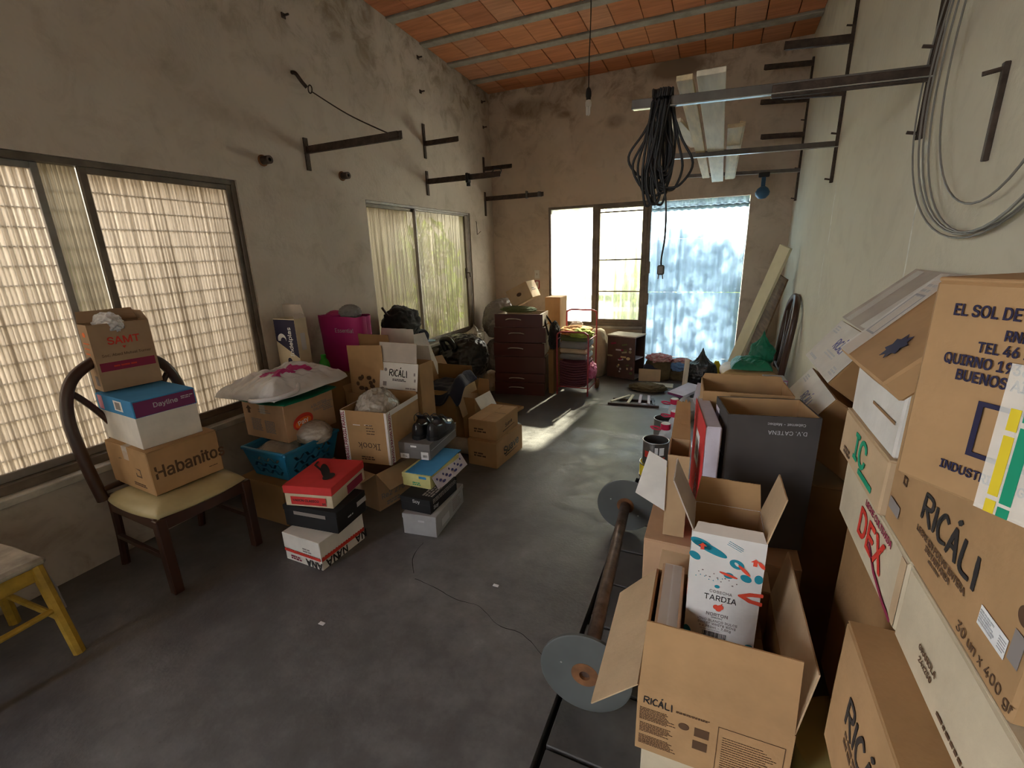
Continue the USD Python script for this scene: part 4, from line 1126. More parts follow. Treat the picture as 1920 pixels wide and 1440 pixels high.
t = shoe_box('grey open shoe box holding the black shoes, topmost of its stack', (1.345, 2.13, .311), 97, (.395, .215, .105), 'box_grey', 'box_grey', lip=.045, items=[
    ('label', 'l', rect(.06, .032), .2, .16, 'label_paper'), ('label', 'l', rect(.05, .05), .84, .26, 'label_paper'), ('label_print', 'l', barcode(.03, .016), .85, .24, 'ink_grey', 0, .0006), ('label_print', 'l', bars(.03, 2, .005, .003), .2, .16, 'ink_grey', 0, .0006), ('tag', 'l', rect(.04, .012), .5, .80, 'label_paper'), ('worn_edge', 'f', rect(.37, .004), .5, .56, 'ink_silver')])


def shoe(label, at, rz):
    """a black lace-up shoe: lofted upper, sole, tongue and laces; toe along +x"""
    t = thing('shoe', label, 'shoe', at, rz=rz, group=None)
    L = .285
    n, k = 40, 28

    def f(u, v):
        s = u
        wd = .036 + .014 * np.sin(PI * np.clip(s * 1.1 - .05, 0, 1)) ** 1 + .006 * np.exp(-((s - .72) / .18) ** 2)
        wd = wd * np.clip(np.minimum(s / .10, (1 - s) / .13), 0, 1) ** .5
        h = np.interp(s, [0, .06, .18, .34, .44, .6, .8, .93, 1], [.05, .095, .10, .085, .092, .068, .05, .04, .012])
        a = PI * v
        y = np.cos(a) * wd * (1 - .18 * np.sin(a) * (s < .4))
        z = np.sin(a) ** .75 * h
        dip = ((s > .06) & (s < .36)) * np.clip(1 - ((s - .21) / .15) ** 2, 0, 1)
        z = z - dip * .055 * np.clip(np.sin(a) - .62, 0, 1) / .38
        return np.stack([(s - .5) * L, y, .02 + z])
    up = obj('upper', sheet(f, n, k, .003), 'leather_black', t, smooth=True)
    s = np.linspace(0, 1, 40)
    wd = (.038 + .016 * np.sin(PI * np.clip(s * 1.1 - .05, 0, 1)) + .006 * np.exp(-((s - .72) / .18) ** 2)) * np.clip(np.minimum(s / .10, (1 - s) / .13), 0, 1) ** .5
    p = np.vstack([np.stack([(s - .5) * (L + .012), wd], 1), np.stack([(s - .5) * (L + .012), -wd], 1)[::-1]])
    obj('sole', prism(sg.Polygon(p).buffer(.001), .024), 'shoe_rubber', t)
    lc = []
    for i in range(5):
        x = -.02 + i * .021
        z = .115 - i * .0085
        lc.append(tube(spline([(x, -.03, z - .014), (x + .008, 0, z + .003), (x + .002, .03, z - .014)], 6), .003, 6))
    lc.append(tube(spline([(-.02, 0, .118), (-.035, .02, .14), (-.045, .045, .12), (-.035, .05, .085)], 6), .0026, 6))
    lc.append(tube(spline([(-.02, 0, .118), (-.03, -.03, .138), (-.02, -.05, .11), (-.01, -.055, .08)], 6), .0026, 6))
    for l_ in lc:
        obj('lace', l_, 'black_rubber', up)
    obj('tongue', put(rbox(-.03, .03, -.024, .024, 0, .008, .003), frame4((-.045, 0, .118), (-.6, 0, .7), (0, 1, 0))), 'leather_black', up)
    return t


shoe('black lace-up shoe on the grey shoe box, nearer the window', (1.20, 2.30, .418), 104)
shoe('black lace-up shoe with shiny toe on the grey shoe box, nearer the aisle', (1.31, 2.32, .418), 96)

# ================================================================ the pile against the right wall
def thing_m(name, label, cat_, M, group=None):
    x = UsdGeom.Xform.Define(stage, '/World/' + numbered('/World', name))
    x.AddTransformOp().Set(Gf.Matrix4d(*np.asarray(M, float).T.ravel().tolist()))
    return tag(x, label, cat_, group)


def carton_m(label, M, d, mt, items=(), tape=None, seam='x', extra=None):
    t = thing_m('cardboard_box', label, 'box', M)
    dx, dy, dz = d
    obj('body', crumple(rbox(0, dx, 0, dy, 0, dz, .004), .002, 8, int(dx * 977)), mt, t)
    if tape:
        obj('packing_tape', box(-.001, dx + .001, dy * .5 - .03, dy * .5 + .03, dz, dz + .0008), tape, t)
    prints(t, d, items, .0022)
    return t


XR = 3.497
carton('plain cream carton on the floor, lowest under the near end of the right-hand pile', (XR, .46, 0), 90, (.40, .33, .283), 'cream_board')
carton('plain kraft carton second from the floor at the near end of the right-hand pile', (XR, .46, .285), 90, (.40, .34, .283), 'kraft')
carton('brown milk carton low in the right-hand pile, jutting out under the pale cream carton', (XR, .45, .57), 90, (.42, .362, .28), 'kraft', items=[
    ('lettering', 'b', scaled(milk(.056), 1.05, 1, 1), .44, .62, 'ink_black', 0, .0012), ('lettering', 'b', bars(.17, 2, .009, .006, 2), .44, .42, 'ink_brown', 0, .0012)])
carton('pale cream carton lying under the near half of the large milk carton', (XR, .46, .852), 90, (.398, .297, .142), 'cream_board', items=[
    ('lettering', 'b', T('GRANOLA', .009), .30, .42, 'ink_brown', 0, .0012), ('lettering', 'b', T('24x250', .009), .30, .30, 'ink_brown', 0, .0012), ('small_print', 'b', bars(.09, 1, .005, .003), .55, .15, 'ink_brown', 0, .0012)])
carton('plain brown carton buried under the red-lettered cream carton', (XR, .88, .36), 90, (.42, .27, .488), 'kraft_dark')
t = carton('cream carton with red capitals and plum curve under the large milk carton', (XR, .866, .85), 90, (.43, .296, .144), 'cream_board', items=[
    ('lettering', 'b', T('DEX', .062), .58, .50, 'ink_red', 0, .0014), ('lettering', 'b', T('LECHE CULTIVADA', .013), .63, .86, 'ink_maroon', 0, .0014),
    ('edge_tape', 'b', rect(.024, .13), .965, .5, 'kraft_light', 0, .0012),
    ('plum_curve', 'b', prism(sg.LineString([(-.06, .02), (-.01, -.012), (.06, -.03), (.10, -.034)]).buffer(.004), .0006), .72, .28, 'ink_maroon', 0, .0014)])
carton('large brown milk carton with black brush lettering, under the carton with the clear taped side', (XR, .564, .996), 90, (.44, .297, .274), 'kraft', tape='brown_tape', items=[
    ('lettering', 'b', scaled(milk(.044), 1.22, 1, 1), .53, .425, 'ink_black', 0, .0014), ('lettering', 'b', T('LECHE EN POLVO ENTERA', .0095), .51, .25, 'ink_brown', 0, .0014), ('lettering', 'b', T('INSTANTANEA', .0085), .51, .20, 'ink_brown', 0, .0014),
    ('lettering', 'b', bars(.04, 1, .003, .003), .50, .155, 'ink_brown', 0, .0014), ('lettering', 'b', T('30 un x 400 gr', .014, False), .855, .072, 'ink_brown', 0, .0014), ('address_label', 'b', rect(.06, .027), .855, .255, 'label_paper', 0, .0014),
    ('label_print', 'b', bars(.034, 5, .0022, .0016, 3), .83, .255, 'ink_silver', 0, .002), ('label_print', 'b', bars(.014, 5, .0012, .0024, 5), .905, .255, 'ink_silver', 0, .002),
    ('stamp', 'b', rect(.05, .022), .09, .17, 'ink_grey', 0, .0014), ('stamp', 'b', ring(.016, .016, .003), .143, .405, 'ink_brown', 0, .0014), ('stamp', 'b', rect(.02, .04), .955, .31, 'ink_grey', 0, .0014), ('stamp', 'b', ellipse(.012, .012), .95, .46, 'ink_brown', 0, .0014)])
t = carton('brown carton with dark address capitals and green-yellow tape, topmost at the right edge', (3.06, .582, 1.273), -53.8, (.36, .265, .207), 'kraft')
ed = (.36, .265, .207)


def eu(u): return u / .36


def ev(v): return v / .207


it = []
for txt, x0, v, h in (('EL SOL DE LA PAMPA', .0223, .1785, .0104), ('RNE 02-034', .065, .160, .0090), ('TEL 46 12-0198', .0474, .147, .0092), ('QUIRNO 1938', .0230, .1325, .0096), ('BUENOS AIRES', .0360, .1190, .0098), ('INDUSTRIA ARGENTINA', .0406, .0295, .0084)):
    m = scaled(T(txt, h), .72, 1, 1)
    it.append(('lettering', 'f', m, eu(x0 + (m.bounds[1, 0] - m.bounds[0, 0]) / 2), ev(v), 'ink_navy', 0, .0008))
it += [('lettering', 'f', ring(.13, .053, .0045), eu(.0585 + .065), ev(.0725), 'ink_navy', 0, .0008), ('lettering', 'f', scaled(T('5 KG', .009), .8, 1, 1), eu(.095), ev(.06), 'ink_grey', 0, .0008),
       ('clear_tape', 'f', rect(.05, .137), eu(.100), ev(.0695), 'clear_tape', 0, .0014)]
for k, (a, b) in enumerate(((.001, .0135), (.018, .075), (.08, .10))):
    it.append(('yellow_stripe', 'f', rect(.0075, b - a), eu(.0865), ev((a + b) / 2), 'ink_yellow', 0, .0019))
for a, b in ((.001, .010), (.0135, .085), (.09, .128)):
    it.append(('green_stripe', 'f', rect(.0085, b - a), eu(.0965), ev((a + b) / 2), 'ink_green', 0, .0019))
prints(t, ed, it, .0012)

carton('brown carton with green lettering, in shadow beyond the large milk carton', (XR, 1.012, .996), 90, (.33, .305, .118), 'kraft_light', items=[
    ('lettering', 'b', T('IC', .06), .50, .55, 'ink_green', 0, .0014), ('lettering', 'b', box(-.05, .05, -.006, .006, 0, .0006), .68, .20, 'ink_green', 0, .0014), ('lettering', 'b', bars(.05, 2, .006, .004), .2, .2, 'ink_brown', 0, .0014)])
t = carton('cream white carton with a thin brown strip, wedged above the green-lettered carton', (XR, 1.015, 1.116), 90, (.31, .30, .165), 'white_board', items=[('strip', 'b', box(-.07, .07, -.003, .003, 0, .0006), .72, .40, 'kraft_dark', 0, .0014)])

# flattened carton with the printed sun, leaning above
zs = np.array([-.73, 0, .68])
t = carton_m('brown taped carton with navy star emblem, tilted between the topmost carton and the wall', frame4(np.array([3.115, 1.12, 1.297]) - .03 * zs, (0, -1, 0), (.68, 0, .73)), (.28, .19, .04), 'kraft', items=[
    ('clear_tape', 't', rect(.07, .185), .13, .5, 'clear_tape', 0, .0006), ('frame_print', 't', ring(.045, .10, .004), .12, .55, 'ink_navy', 0, .0002), ('emblem', 't', prism([(.018 * (1 + .55 * (k % 2)) * math.cos(k * PI / 8), .018 * (1 + .55 * (k % 2)) * math.sin(k * PI / 8)) for k in range(16)], .0006), .66, .30, 'ink_navy', 0, .0006),
    ('small_print', 't', bars(.045, 3, .006, .006, 4), .12, .86, 'ink_grey', 0, .0002)])
zw = np.array([-.813, 0, .582])
ML2 = milk(.036)
for lab, o, d, fl_ in (('white milk carton tipped against the right wall, its taped flap running up it', (3.405, 2.05, .952), (.42, .172, .25), True),
                       ('white milk carton tipped against the wall, lower and farther than its taped neighbour', (3.325, 2.12, .741), (.44, .192, .238), False)):
    t = carton_m(lab, frame4(o, (0, -1, 0), (.582, 0, .813)), d, 'kraft_dark', seam='')
    F = lambda m, u, v, lift=.003: put(moved(m, u * d[0], v * d[1], d[2] + lift), np.eye(4))
    obj('printed_face', rbox(.002, d[0] - .002, .002, d[1] - .002, d[2] + .001, d[2] + .003, .0008), 'white_board', t, label='white printed side')
    obj('lettering', F(ML2, .55, .62), 'ink_violet', t)
    for q_ in (F(bars(.13, 2, .006, .005, 2), .52, .36), F(bars(.06, 3, .006, .004, 4), .14, .8), F(bars(.05, 3, .006, .004, 6), .88, .2), F(bars(.10, 1, .01, .004, 7), .2, .12)):
        obj('small_print', q_, 'ink_silver', t)
    if fl_:
        mm = np.linalg.inv(frame4(o, (0, -1, 0), (.582, 0, .813)))
        w = put(crumple(rbox(0, .43, 0, .262, -.003, 0, .001), .003, 6, 2), mm @ frame4((3.303, 2.075, 1.243), (0, -1, 0), (.735, 0, .678)))
        obj('flap', w, 'grey_board', t)
        for a0 in (.05, .24):
            obj('clear_tape', put(box(a0, a0 + .06, .005, .25, .001, .0016), mm @ frame4((3.303, 2.075, 1.245), (0, -1, 0), (.735, 0, .678))), 'clear_tape', t)
carton('plain brown carton on the floor propping up the two tipped white milk cartons', (XR, 1.66, 0), 90, (.44, .36, .735), 'kraft_dark')
t = thing('bucket', 'pale yellow round tub on the floor under the right-hand pile', 'tub', (3.285, 1.075, 0))
obj('body', lathe([(0, 0), (.12, 0), (.148, .30), (.152, .305), (.152, .325), (.14, .333), (0, .336)], 40), 'yellow_tub', t, smooth=40)

# ---------------------------------------------------------------- foreground milk carton with the wine box in it
carton('plain cream carton on the floor under the open foreground milk carton', (2.785, .915, 0), 1, (.315, .44, .302), 'cream_board')
FD = (.330, .455, .196)
t = carton('big open brown milk carton in the foreground with flaps raised, holding a white wine box', (2.770, .900, .304), 1.0, FD, 'kraft', opened=True,
           flaps=[('f', .205, 3, None, .002), ('l', .168, 137, 'kraft_light', .002), ('r', .165, 9, 'kraft_light', .002), ('b', .15, 70, 'kraft_light', .002)], items=[
    ('lettering', 'f', scaled(milk(.020), 1, 1, 1), .145, .84, 'ink_black'), ('small_lettering', 'f', bars(.085, 2, .0022, .0012, 3), .40, .79, 'ink_brown'), ('small_print', 'f', bars(.085, 9, .0020, .0024, 4), .15, .60, 'ink_brown'),
    ('small_print', 'f', bars(.075, 7, .0020, .0024, 5), .14, .38, 'ink_brown'), ('small_print', 'f', bars(.09, 7, .0020, .0024, 6), .16, .18, 'ink_brown'), ('stamp', 'f', ellipse(.012, .010), .33, .60, 'ink_brown'),
    ('stamp', 'f', rect(.032, .026), .45, .58, 'ink_brown'), ('stamp', 'f', rect(.032, .026), .445, .38, 'ink_brown'), ('table', 'f', ring(.135, .14, .0012), .755, .42, 'ink_brown'), ('table', 'f', bars(.11, 14, .0018, .0052, 8), .75, .40, 'ink_brown')])
carton('brown carton end with shiny tape, packed at the left inside the foreground milk carton', (2.784, 1.06, .311), 1, (.066, .27, .235), 'kraft_pink', tape='clear_tape', seam='y')
carton('low brown packing block under the white wine box inside the foreground milk carton', (2.866, 1.10, .311), 1, (.20, .24, .137), 'kraft_dark')
ND = (.178, .168, .336)
leafs = lambda a, b, r: affinity.rotate(affinity.scale(sg.Point(0, 0).buffer(1, 10), a, b), r)
drop = prism(sg.Polygon([(-.035, 0), (-.01, .012), (.018, .016), (.018, -.016), (-.01, -.013)]).buffer(.003).difference(sg.Polygon([(-.02, 0), (-.004, .005), (.022, .009), (.022, -.008), (-.004, -.006)])), .0006)
t = carton('white wine box with teal and coral brush shapes, standing open in the foreground milk carton', (2.859, 1.165, .449), 1.0, ND, 'wine_white', opened=True, name='wine_box', cat_='wine box', inner='kraft',
           flaps=[('f', .028, -28, 'grey_board', .002), ('l', .145, 24, 'grey_board', .002), ('r', .13, 14, 'kraft_light', .002), ('b', .085, -3, 'kraft', .002)], items=[
    ('teal_shape', 'f', prism(leafs(.046, .011, -22), .0006), .26, .87, 'ink_teal'), ('teal_shape', 'f', prism(leafs(.030, .012, -22), .0006), .14, .905, 'ink_teal'), ('teal_shape', 'f', prism(leafs(.016, .010, -35), .0006), .06, .785, 'ink_teal'),
    ('teal_shape', 'f', prism(leafs(.018, .013, -20).difference(leafs(.008, .004, -45)), .0006), .64, .775, 'ink_teal'), ('teal_shape', 'f', prism(leafs(.014, .010, -25), .0006), .78, .665, 'ink_teal'), ('teal_shape', 'f', prism(leafs(.012, .009, 0), .0006), .55, .66, 'ink_teal'),
    ('teal_shape', 'f', prism(leafs(.010, .013, 0), .0006), .945, .68, 'ink_teal'), ('teal_shape', 'f', ellipse(.0065, .005), .41, .535, 'ink_teal'), ('teal_shape', 'f', prism(leafs(.009, .016, 20), .0006), .045, .05, 'ink_teal'), ('teal_shape', 'f', prism(leafs(.010, .007, 10), .0006), .93, .03, 'ink_teal'),
    ('coral_shape', 'f', prism(leafs(.020, .0045, -42), .0006), .745, .735, 'ink_coral', 0, .0006), ('coral_shape', 'f', prism(leafs(.023, .004, -13), .0006), .545, .665, 'ink_coral', 0, .0006), ('coral_shape', 'f', drop, .915, .50, 'ink_coral', 0, .0006), ('coral_shape', 'f', prism(leafs(.012, .005, -50), .0006), .96, .81, 'ink_coral', 0, .0006),
    ('arrow', 'f', arrow(.021), .155, .885, 'ink_coral', 0, .0012), ('arrow', 'f', arrow(.021), .875, .825, 'ink_coral', 0, .0012),
    ('dots', 'f', cat([moved(ellipse(.0016 + .0008 * (k % 2), .0016, 8), -.04 + .0095 * k, .009 * math.sin(k * 1.9) - .0018 * k, 0) for k in range(11)]), .36, .645, 'ink_grey'),
    ('small_dots', 'f', cat([moved(ellipse(.0013, .0013, 8), -.03 + .011 * k, .006 * math.sin(k * 1.3), 0) for k in range(7)]), .27, .60, 'ink_teal'), ('sketch_lines', 'f', bars(.04, 3, .0012, .004, 5), .60, .93, 'ink_teal', -25),
    ('lettering', 'f', T('COSECHA', .0085, False), .47, .485, 'ink_grey'), ('lettering', 'f', scaled(T('TARDIA', .017, False), .92, 1, 1), .47, .425, 'ink_black'), ('emblem', 'f', prism(sg.MultiPoint([(-.006, .001), (.005, .003), (0, -.004)]).buffer(.0075).union(sg.LineString([(0, .004), (.008, .014)]).buffer(.0012)), .0006), .46, .335, 'ink_coral'),
    ('lettering', 'f', T('NORTON', .0095), .45, .262, 'ink_grey'), ('lettering', 'f', T('ARGENTINO', .0035, False), .45, .232, 'ink_grey'), ('lettering', 'f', T('VINO BLANCO DULCE', .0070, False), .46, .198, 'ink_grey'), ('lettering', 'f', T('SWEET WHITE WINE', .0070, False), .46, .165, 'ink_grey'),
    ('lettering', 'f', T('6 x 750ml - 7,5Kg', .0068, False), .44, .130, 'ink_grey'), ('lettering', 'f', bars(.07, 1, .0022, .002, 4), .42, .102, 'ink_silver'), ('barcode', 'f', barcode(.062, .020), .44, .055, 'ink_black'),
    ('coral_shape', 'l', rect(.012, .05), .75, .38, 'ink_coral'), ('teal_shape', 'l', prism(leafs(.012, .012, 0), .0006), .6, .72, 'ink_teal')])

# ---------------------------------------------------------------- dark wine carton and the boxes beside it
carton('pinkish brown carton on the floor under the dark grey wine box', (2.705, 1.425, 0), 0, (.47, .50, .558), 'kraft_pink')
CD = (.259, .188, .454)
t = carton('tall open dark grey wine box with silver lettering upside down, behind the white wine box', (2.928, 1.484, .562), 10.0, CD, 'box_dark_grey', opened=True, inner='kraft', name='wine_box', cat_='wine box', items=[
    ('lettering', 'f', scaled(T('D.V. CATENA', .0125, False), 1, 1, 1), .66, .885, 'ink_silver', 180), ('lettering', 'f', T('Cabernet - Malbec', .0085, False), .64, .945, 'ink_silver', 180),
    ('gold_lines', 'l', cat([moved(rect(.005, .085 - .02 * k), -.018 * k, .01 * k, 0) for k in range(4)]), .74, .80, 'ink_gold'), ('outline', 'l', prism(sg.LineString([(-.07, -.13), (-.07, .02), (-.02, .06), (.07, .06)]).buffer(.0011), .0006), .55, .55, 'ink_silver'),
    ('glare_strip', 'l', rect(.055, .42), .20, .48, 'box_lilac'), ('lettering', 'l', T('D.V. CATENA', .011, False), .66, .22, 'ink_silver', 90)])  # lilac strip paints grazing glare onto the left face
carton('open kraft carton just behind the dark grey wine box', (2.85, 1.725, .56), 4, (.29, .19, .455), 'kraft', opened=True, flaps=[('b', .02, -8)])
t = carton('narrow open tan carton with a white side flap, left of the red wine box', (2.762, 1.465, .562), 2, (.068, .15, .30), 'kraft_inner', opened=True, flaps=[('b', .135, 6, 'kraft_dark', .02)])
obj('side_flap', put(prism([(0, -.02), (-.098, .045), (-.060, .20), (-.002, .165)], .003), frame4((.0, -.004, .115), (1, .25, 0), (0, 0, 1))), 'white_board', t, label='white flap hanging out to the left')
t = carton('slim red wine box with painted glare between the tan carton and the dark grey one', (2.870, 1.45, .562), 8, (.046, .30, .42), 'box_lilac', seam='', items=[  # lilac body colour paints a strip of glare on the front
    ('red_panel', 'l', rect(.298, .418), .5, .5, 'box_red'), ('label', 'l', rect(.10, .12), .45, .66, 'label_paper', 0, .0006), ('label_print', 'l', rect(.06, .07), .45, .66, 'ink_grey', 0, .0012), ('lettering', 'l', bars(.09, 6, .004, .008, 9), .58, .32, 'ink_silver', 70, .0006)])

# ---------------------------------------------------------------- barbell
t = thing('barbell', 'home-made barbell of two grey steel discs on a rusty pipe, lying over the floor joint', 'barbell', (2.53, 1.74, 0))
a, b = np.array([2.568, 1.184, .158]) - (2.53, 1.74, 0), np.array([2.500, 2.292, .158]) - (2.53, 1.74, 0)
ax = (b - a) / np.linalg.norm(b - a)
obj('pipe', tube([a + ax * s for s in (.0, .25, .252, .254, .5, .75, .752, .754, np.linalg.norm(b - a))], [.027, .027, .0285, .027, .027, .027, .0285, .027, .027], 20), 'bar_rust', t, smooth=40)
for c in (a, b):
    M = np.eye(4); M[:3, :3] = frame4((0, 0, 0), np.cross(ax, (0, 0, 1)), np.cross(ax, np.cross(ax, (0, 0, 1))))[:3, :3]; M[:3, 3] = c
    d = obj('disc', put(lathe([(.018, -.008), (.148, -.008), (.154, -.005), (.154, .005), (.148, .008), (.018, .008), (.018, -.008)], 64), M), 'disc_grey', t, smooth=35)
    obj('collar', put(lathe([(.018, -.012), (.036, -.0115), (.046, -.009), (.046, .009), (.036, .0115), (.018, .012), (.018, -.012)], 28), M), 'rust', t, smooth=35)
    obj('pin', put(cat([moved(lathe([(0, -.011), (.004, -.011), (.004, .011), (0, .011)], 10), .07, .05, 0), moved(lathe([(0, -.011), (.004, -.011), (.004, .011), (0, .011)], 10), -.08, -.03, 0)]), M), 'galvanised_and_glint', t)

# ================================================================ floor things beyond
def can(label, at, r, h, m='tin', rim='tin', open_=True, band=None, name='paint_can'):
    t = thing(name, label, 'can', at)
    obj('body', lathe([(0, 0), (r, 0), (r, h)] + ([(r - .003, h), (r - .003, .01), (0, .01)] if open_ else [(0, h)]), 36), m, t, smooth=40)
    obj('rim', cat([tube([(r * math.cos(k), r * math.sin(k), z) for k in np.linspace(0, 2 * PI, 36, endpoint=False)], .004, 7, True) for z in ((h,) if open_ else (h, .004))]), rim, t, smooth=60)
    if band:
        for i, (m_, z0, z1, a0, a1) in enumerate(band):
            k = np.linspace(a0, a1, 14)
            V = np.vstack([np.stack([(r + .0012) * np.cos(k), (r + .0012) * np.sin(k), np.full(14, z)], 1) for z in (z0, z1)])
            obj('label_patch', trimesh.Trimesh(V, [[j, j + 1, 15 + j] for j in range(13)] + [[j, 15 + j, 14 + j] for j in range(13)], process=False), m_, t)
    return t


can('squat can with yellow side, on the floor under the shiny open tin', (2.565, 3.02, 0), .095, .10, 'ink_yellow', 'tin', False)
can('shiny open paint tin with red and white label, standing on the squat yellow can', (2.570, 3.012, .104), .084, .165, band=[('ink_red', .06, .105, 3.9, 4.7), ('label_paper', .05, .14, 4.75, 5.0), ('ink_coral', .03, .07, 5.05, 5.6), ('label_paper', .085, .14, 5.1, 5.5)])
can('smaller open tin farther along the floor, behind the red-capped bottles', (2.545, 3.80, 0), .078, .145)
for k, (x, y, lab) in enumerate(((2.598, 3.36, 'red-capped bottle nearest the shiny open tin'), (2.640, 3.66, 'red-capped bottle in the middle of the three'), (2.608, 3.99, 'farthest of the three red-capped bottles'))):
    t = thing('bottle', lab + ', with red carrying handle', 'bottle', (x, y, 0))
    obj('body', lathe([(0, 0), (.046, 0), (.05, .01), (.05, .15), (.042, .19), (.03, .21), (.03, .225)], 28), 'clear_plastic', t, smooth=50)
    obj('cap', lathe([(.034, .222), (.036, .225), (.036, .262), (.033, .265)], 26), 'cap_red', t, smooth=40)
    obj('cap_top', lathe([(.033, .264), (.030, .268), (0, .269)], 26), 'label_paper', t, smooth=40)
    obj('handle', tube(spline([(-.034, 0, .225), (-.07, -.005, .235), (-.105, -.01, .232), (-.075, -.03, .222), (-.03, -.02, .222)], 7), .006, 7), 'cap_red', t, smooth=60)

# white laminate offcuts, jar, cloths and bags near the back door
def slab(label, o, x, y, d, m, cat_='board', name='board', edge=None):
    t = thing_m(name, label, cat_, frame4(o, x, y))
    obj('panel', rbox(0, d[0], 0, d[1], 0, d[2], .002), m, t)
    if edge:
        obj('edge', rbox(0.002, d[0] - .002, -.0015, -.0002, .001, d[2] - .001, .0003), edge, t)
    return t


slab('white laminate board propped flat on the floor behind the red-capped bottles', (2.475, 4.87, .035), (.78, -.52, .0), (.35, .95, .12), (.20, .34, .028), 'box_lilac', edge='box_purple')
slab('white laminate board standing on edge against the kraft carton, beside the propped one', (2.735, 4.72, .0), (.7, -.5, .05), (.15, .35, .95), (.16, .22, .02), 'box_lilac')
t = thing('jar', 'cloudy plastic jug half full of brown liquid, behind the red-capped bottles', 'jug', (2.69, 4.25, 0))
obj('body', lathe([(0, 0), (.075, 0), (.08, .01), (.08, .14), (.05, .19), (.03, .21), (.03, .22)], 30), 'clear_plastic', t, smooth=50)
obj('liquid', lathe([(0, .004), (.072, .004), (.076, .01), (.076, .10), (0, .10)], 30), 'old_wood', t, smooth=50)
obj('handle', tube(spline([(.03, 0, .2), (.09, 0, .19), (.10, 0, .12), (.078, 0, .08)], 6), .008, 7), 'clear_plastic', t, smooth=60)
slab('pale plank offcut stood upright among the jugs', (2.775, 4.28, 0), (.6, -.8, 0), (.1, .1, 1), (.05, .22, .015), 'pale_wood')

t = thing('wooden_frame', 'small dark and white slatted wooden frame lying on the floor in front of the cabinet', 'frame', (2.18, 4.55, 0), rz=3)
for a_, b_, m_ in (((-.25, -.09), (.25, -.07), 'dark_wood'), ((-.22, .07), (.20, .09), 'dark_wood'), ((-.22, -.07), (-.06, .18), 'pale_wood'), ((-.05, -.08), (-.03, .20), 'pale_wood'), ((.06, -.06), (.05, .22), 'box_lilac'), ((.15, -.06), (.13, .21), 'box_lilac'), ((.20, -.05), (.17, .17), 'dark_wood')):
    a_, b_ = np.array([*a_, 0]), np.array([*b_, 0])
    L = np.linalg.norm(b_ - a_)
    obj('slat', put(rbox(0, L, -.014, .014, .003 if m_ == 'dark_wood' else .022, .022 if m_ == 'dark_wood' else .036, .002), frame4(a_, b_ - a_, np.cross((0, 0, 1), b_ - a_))), m_, t)
single('rag', moved(blob((.19, .10, .05), 51, 4, .3, 7, .12), 2.25, 5.05, 0), 'brown_cloth', 'dark brown tangled rag on the floor beyond the slatted frame', 'rag', smooth=True)
t = carton('old tan suitcase-like carton lying tilted by the back door', (2.09, 5.42, 0), (8, 0, -12), (.25, .07, .15), 'kraft_light', seam='')
slab('pale flat board lying on the floor in front of the bags', (2.20, 5.20, .001), (1, .05, 0), (-.05, 1, 0), (.30, .16, .012), 'pale_wood')
t = thing('sack', 'dark sack with red and white checked cloth bunched on top, by the back door', 'sack', (2.29, 5.62, 0))
obj('body', blob((.155, .13, .15), 61, 4, .1, 4, .08, power=2.8), 'brown_cloth', t, smooth=True)
obj('side_panel', moved(blob((.12, .11, .12), 62, 4, .1, 4, .08, power=2.6), -.05, -.03, .0), 'navy_cloth', t, smooth=True)
obj('cloth', moved(blob((.14, .11, .055), 63, 4, .35, 7, .16), 0, 0, .205), 'red_plaid', t, smooth=True)
t = thing('sack', 'sagging dark sack topped with blue jeans, between the checked sack and the black bag', 'sack', (2.53, 5.62, 0))
obj('body', blob((.13, .11, .11), 64, 4, .14, 5, .1), 'brown_cloth', t, smooth=True)
obj('jeans', moved(blob((.10, .08, .06), 65, 4, .25, 6, .12), -.01, -.03, .12), 'blue_cloth', t, smooth=True)
obj('cloth', moved(blob((.12, .07, .045), 66, 4, .35, 7, .16), .02, .03, .18), 'red_plaid', t, smooth=True)
slab('narrow pale plank leaning on the black rubbish sack by the back door', (2.585, 5.36, .0), (.95, -.1, 0), (.20, .30, .93), (.055, .31, .014), 'pale_wood', edge='box_purple')
single('rubbish_bag', moved(blob((.155, .13, .19), 67, 5, .12, 5, .12, 11, knot=.45), 2.775, 5.50, 0), 'black_bag', 'black knotted rubbish sack by the back door, right of the leaning plank', 'bag', smooth=True)
t = thing('jug', 'two-tone red and yellow jug half hidden behind the knotted rubbish sack', 'jug', (2.93, 5.68, 0))
obj('base', lathe([(0, 0), (.06, 0), (.07, .02), (.07, .11)], 26), 'cap_red', t, smooth=50)
obj('top', lathe([(.07, .11), (.065, .16), (.03, .22), (.02, .24), (0, .24)], 26), 'ink_yellow', t, smooth=50)
slab('scrap of white board on the floor by the back door', (3.00, 5.72, .001), (1, -.2, 0), (.2, 1, 0), (.12, .05, .012), 'white_board')

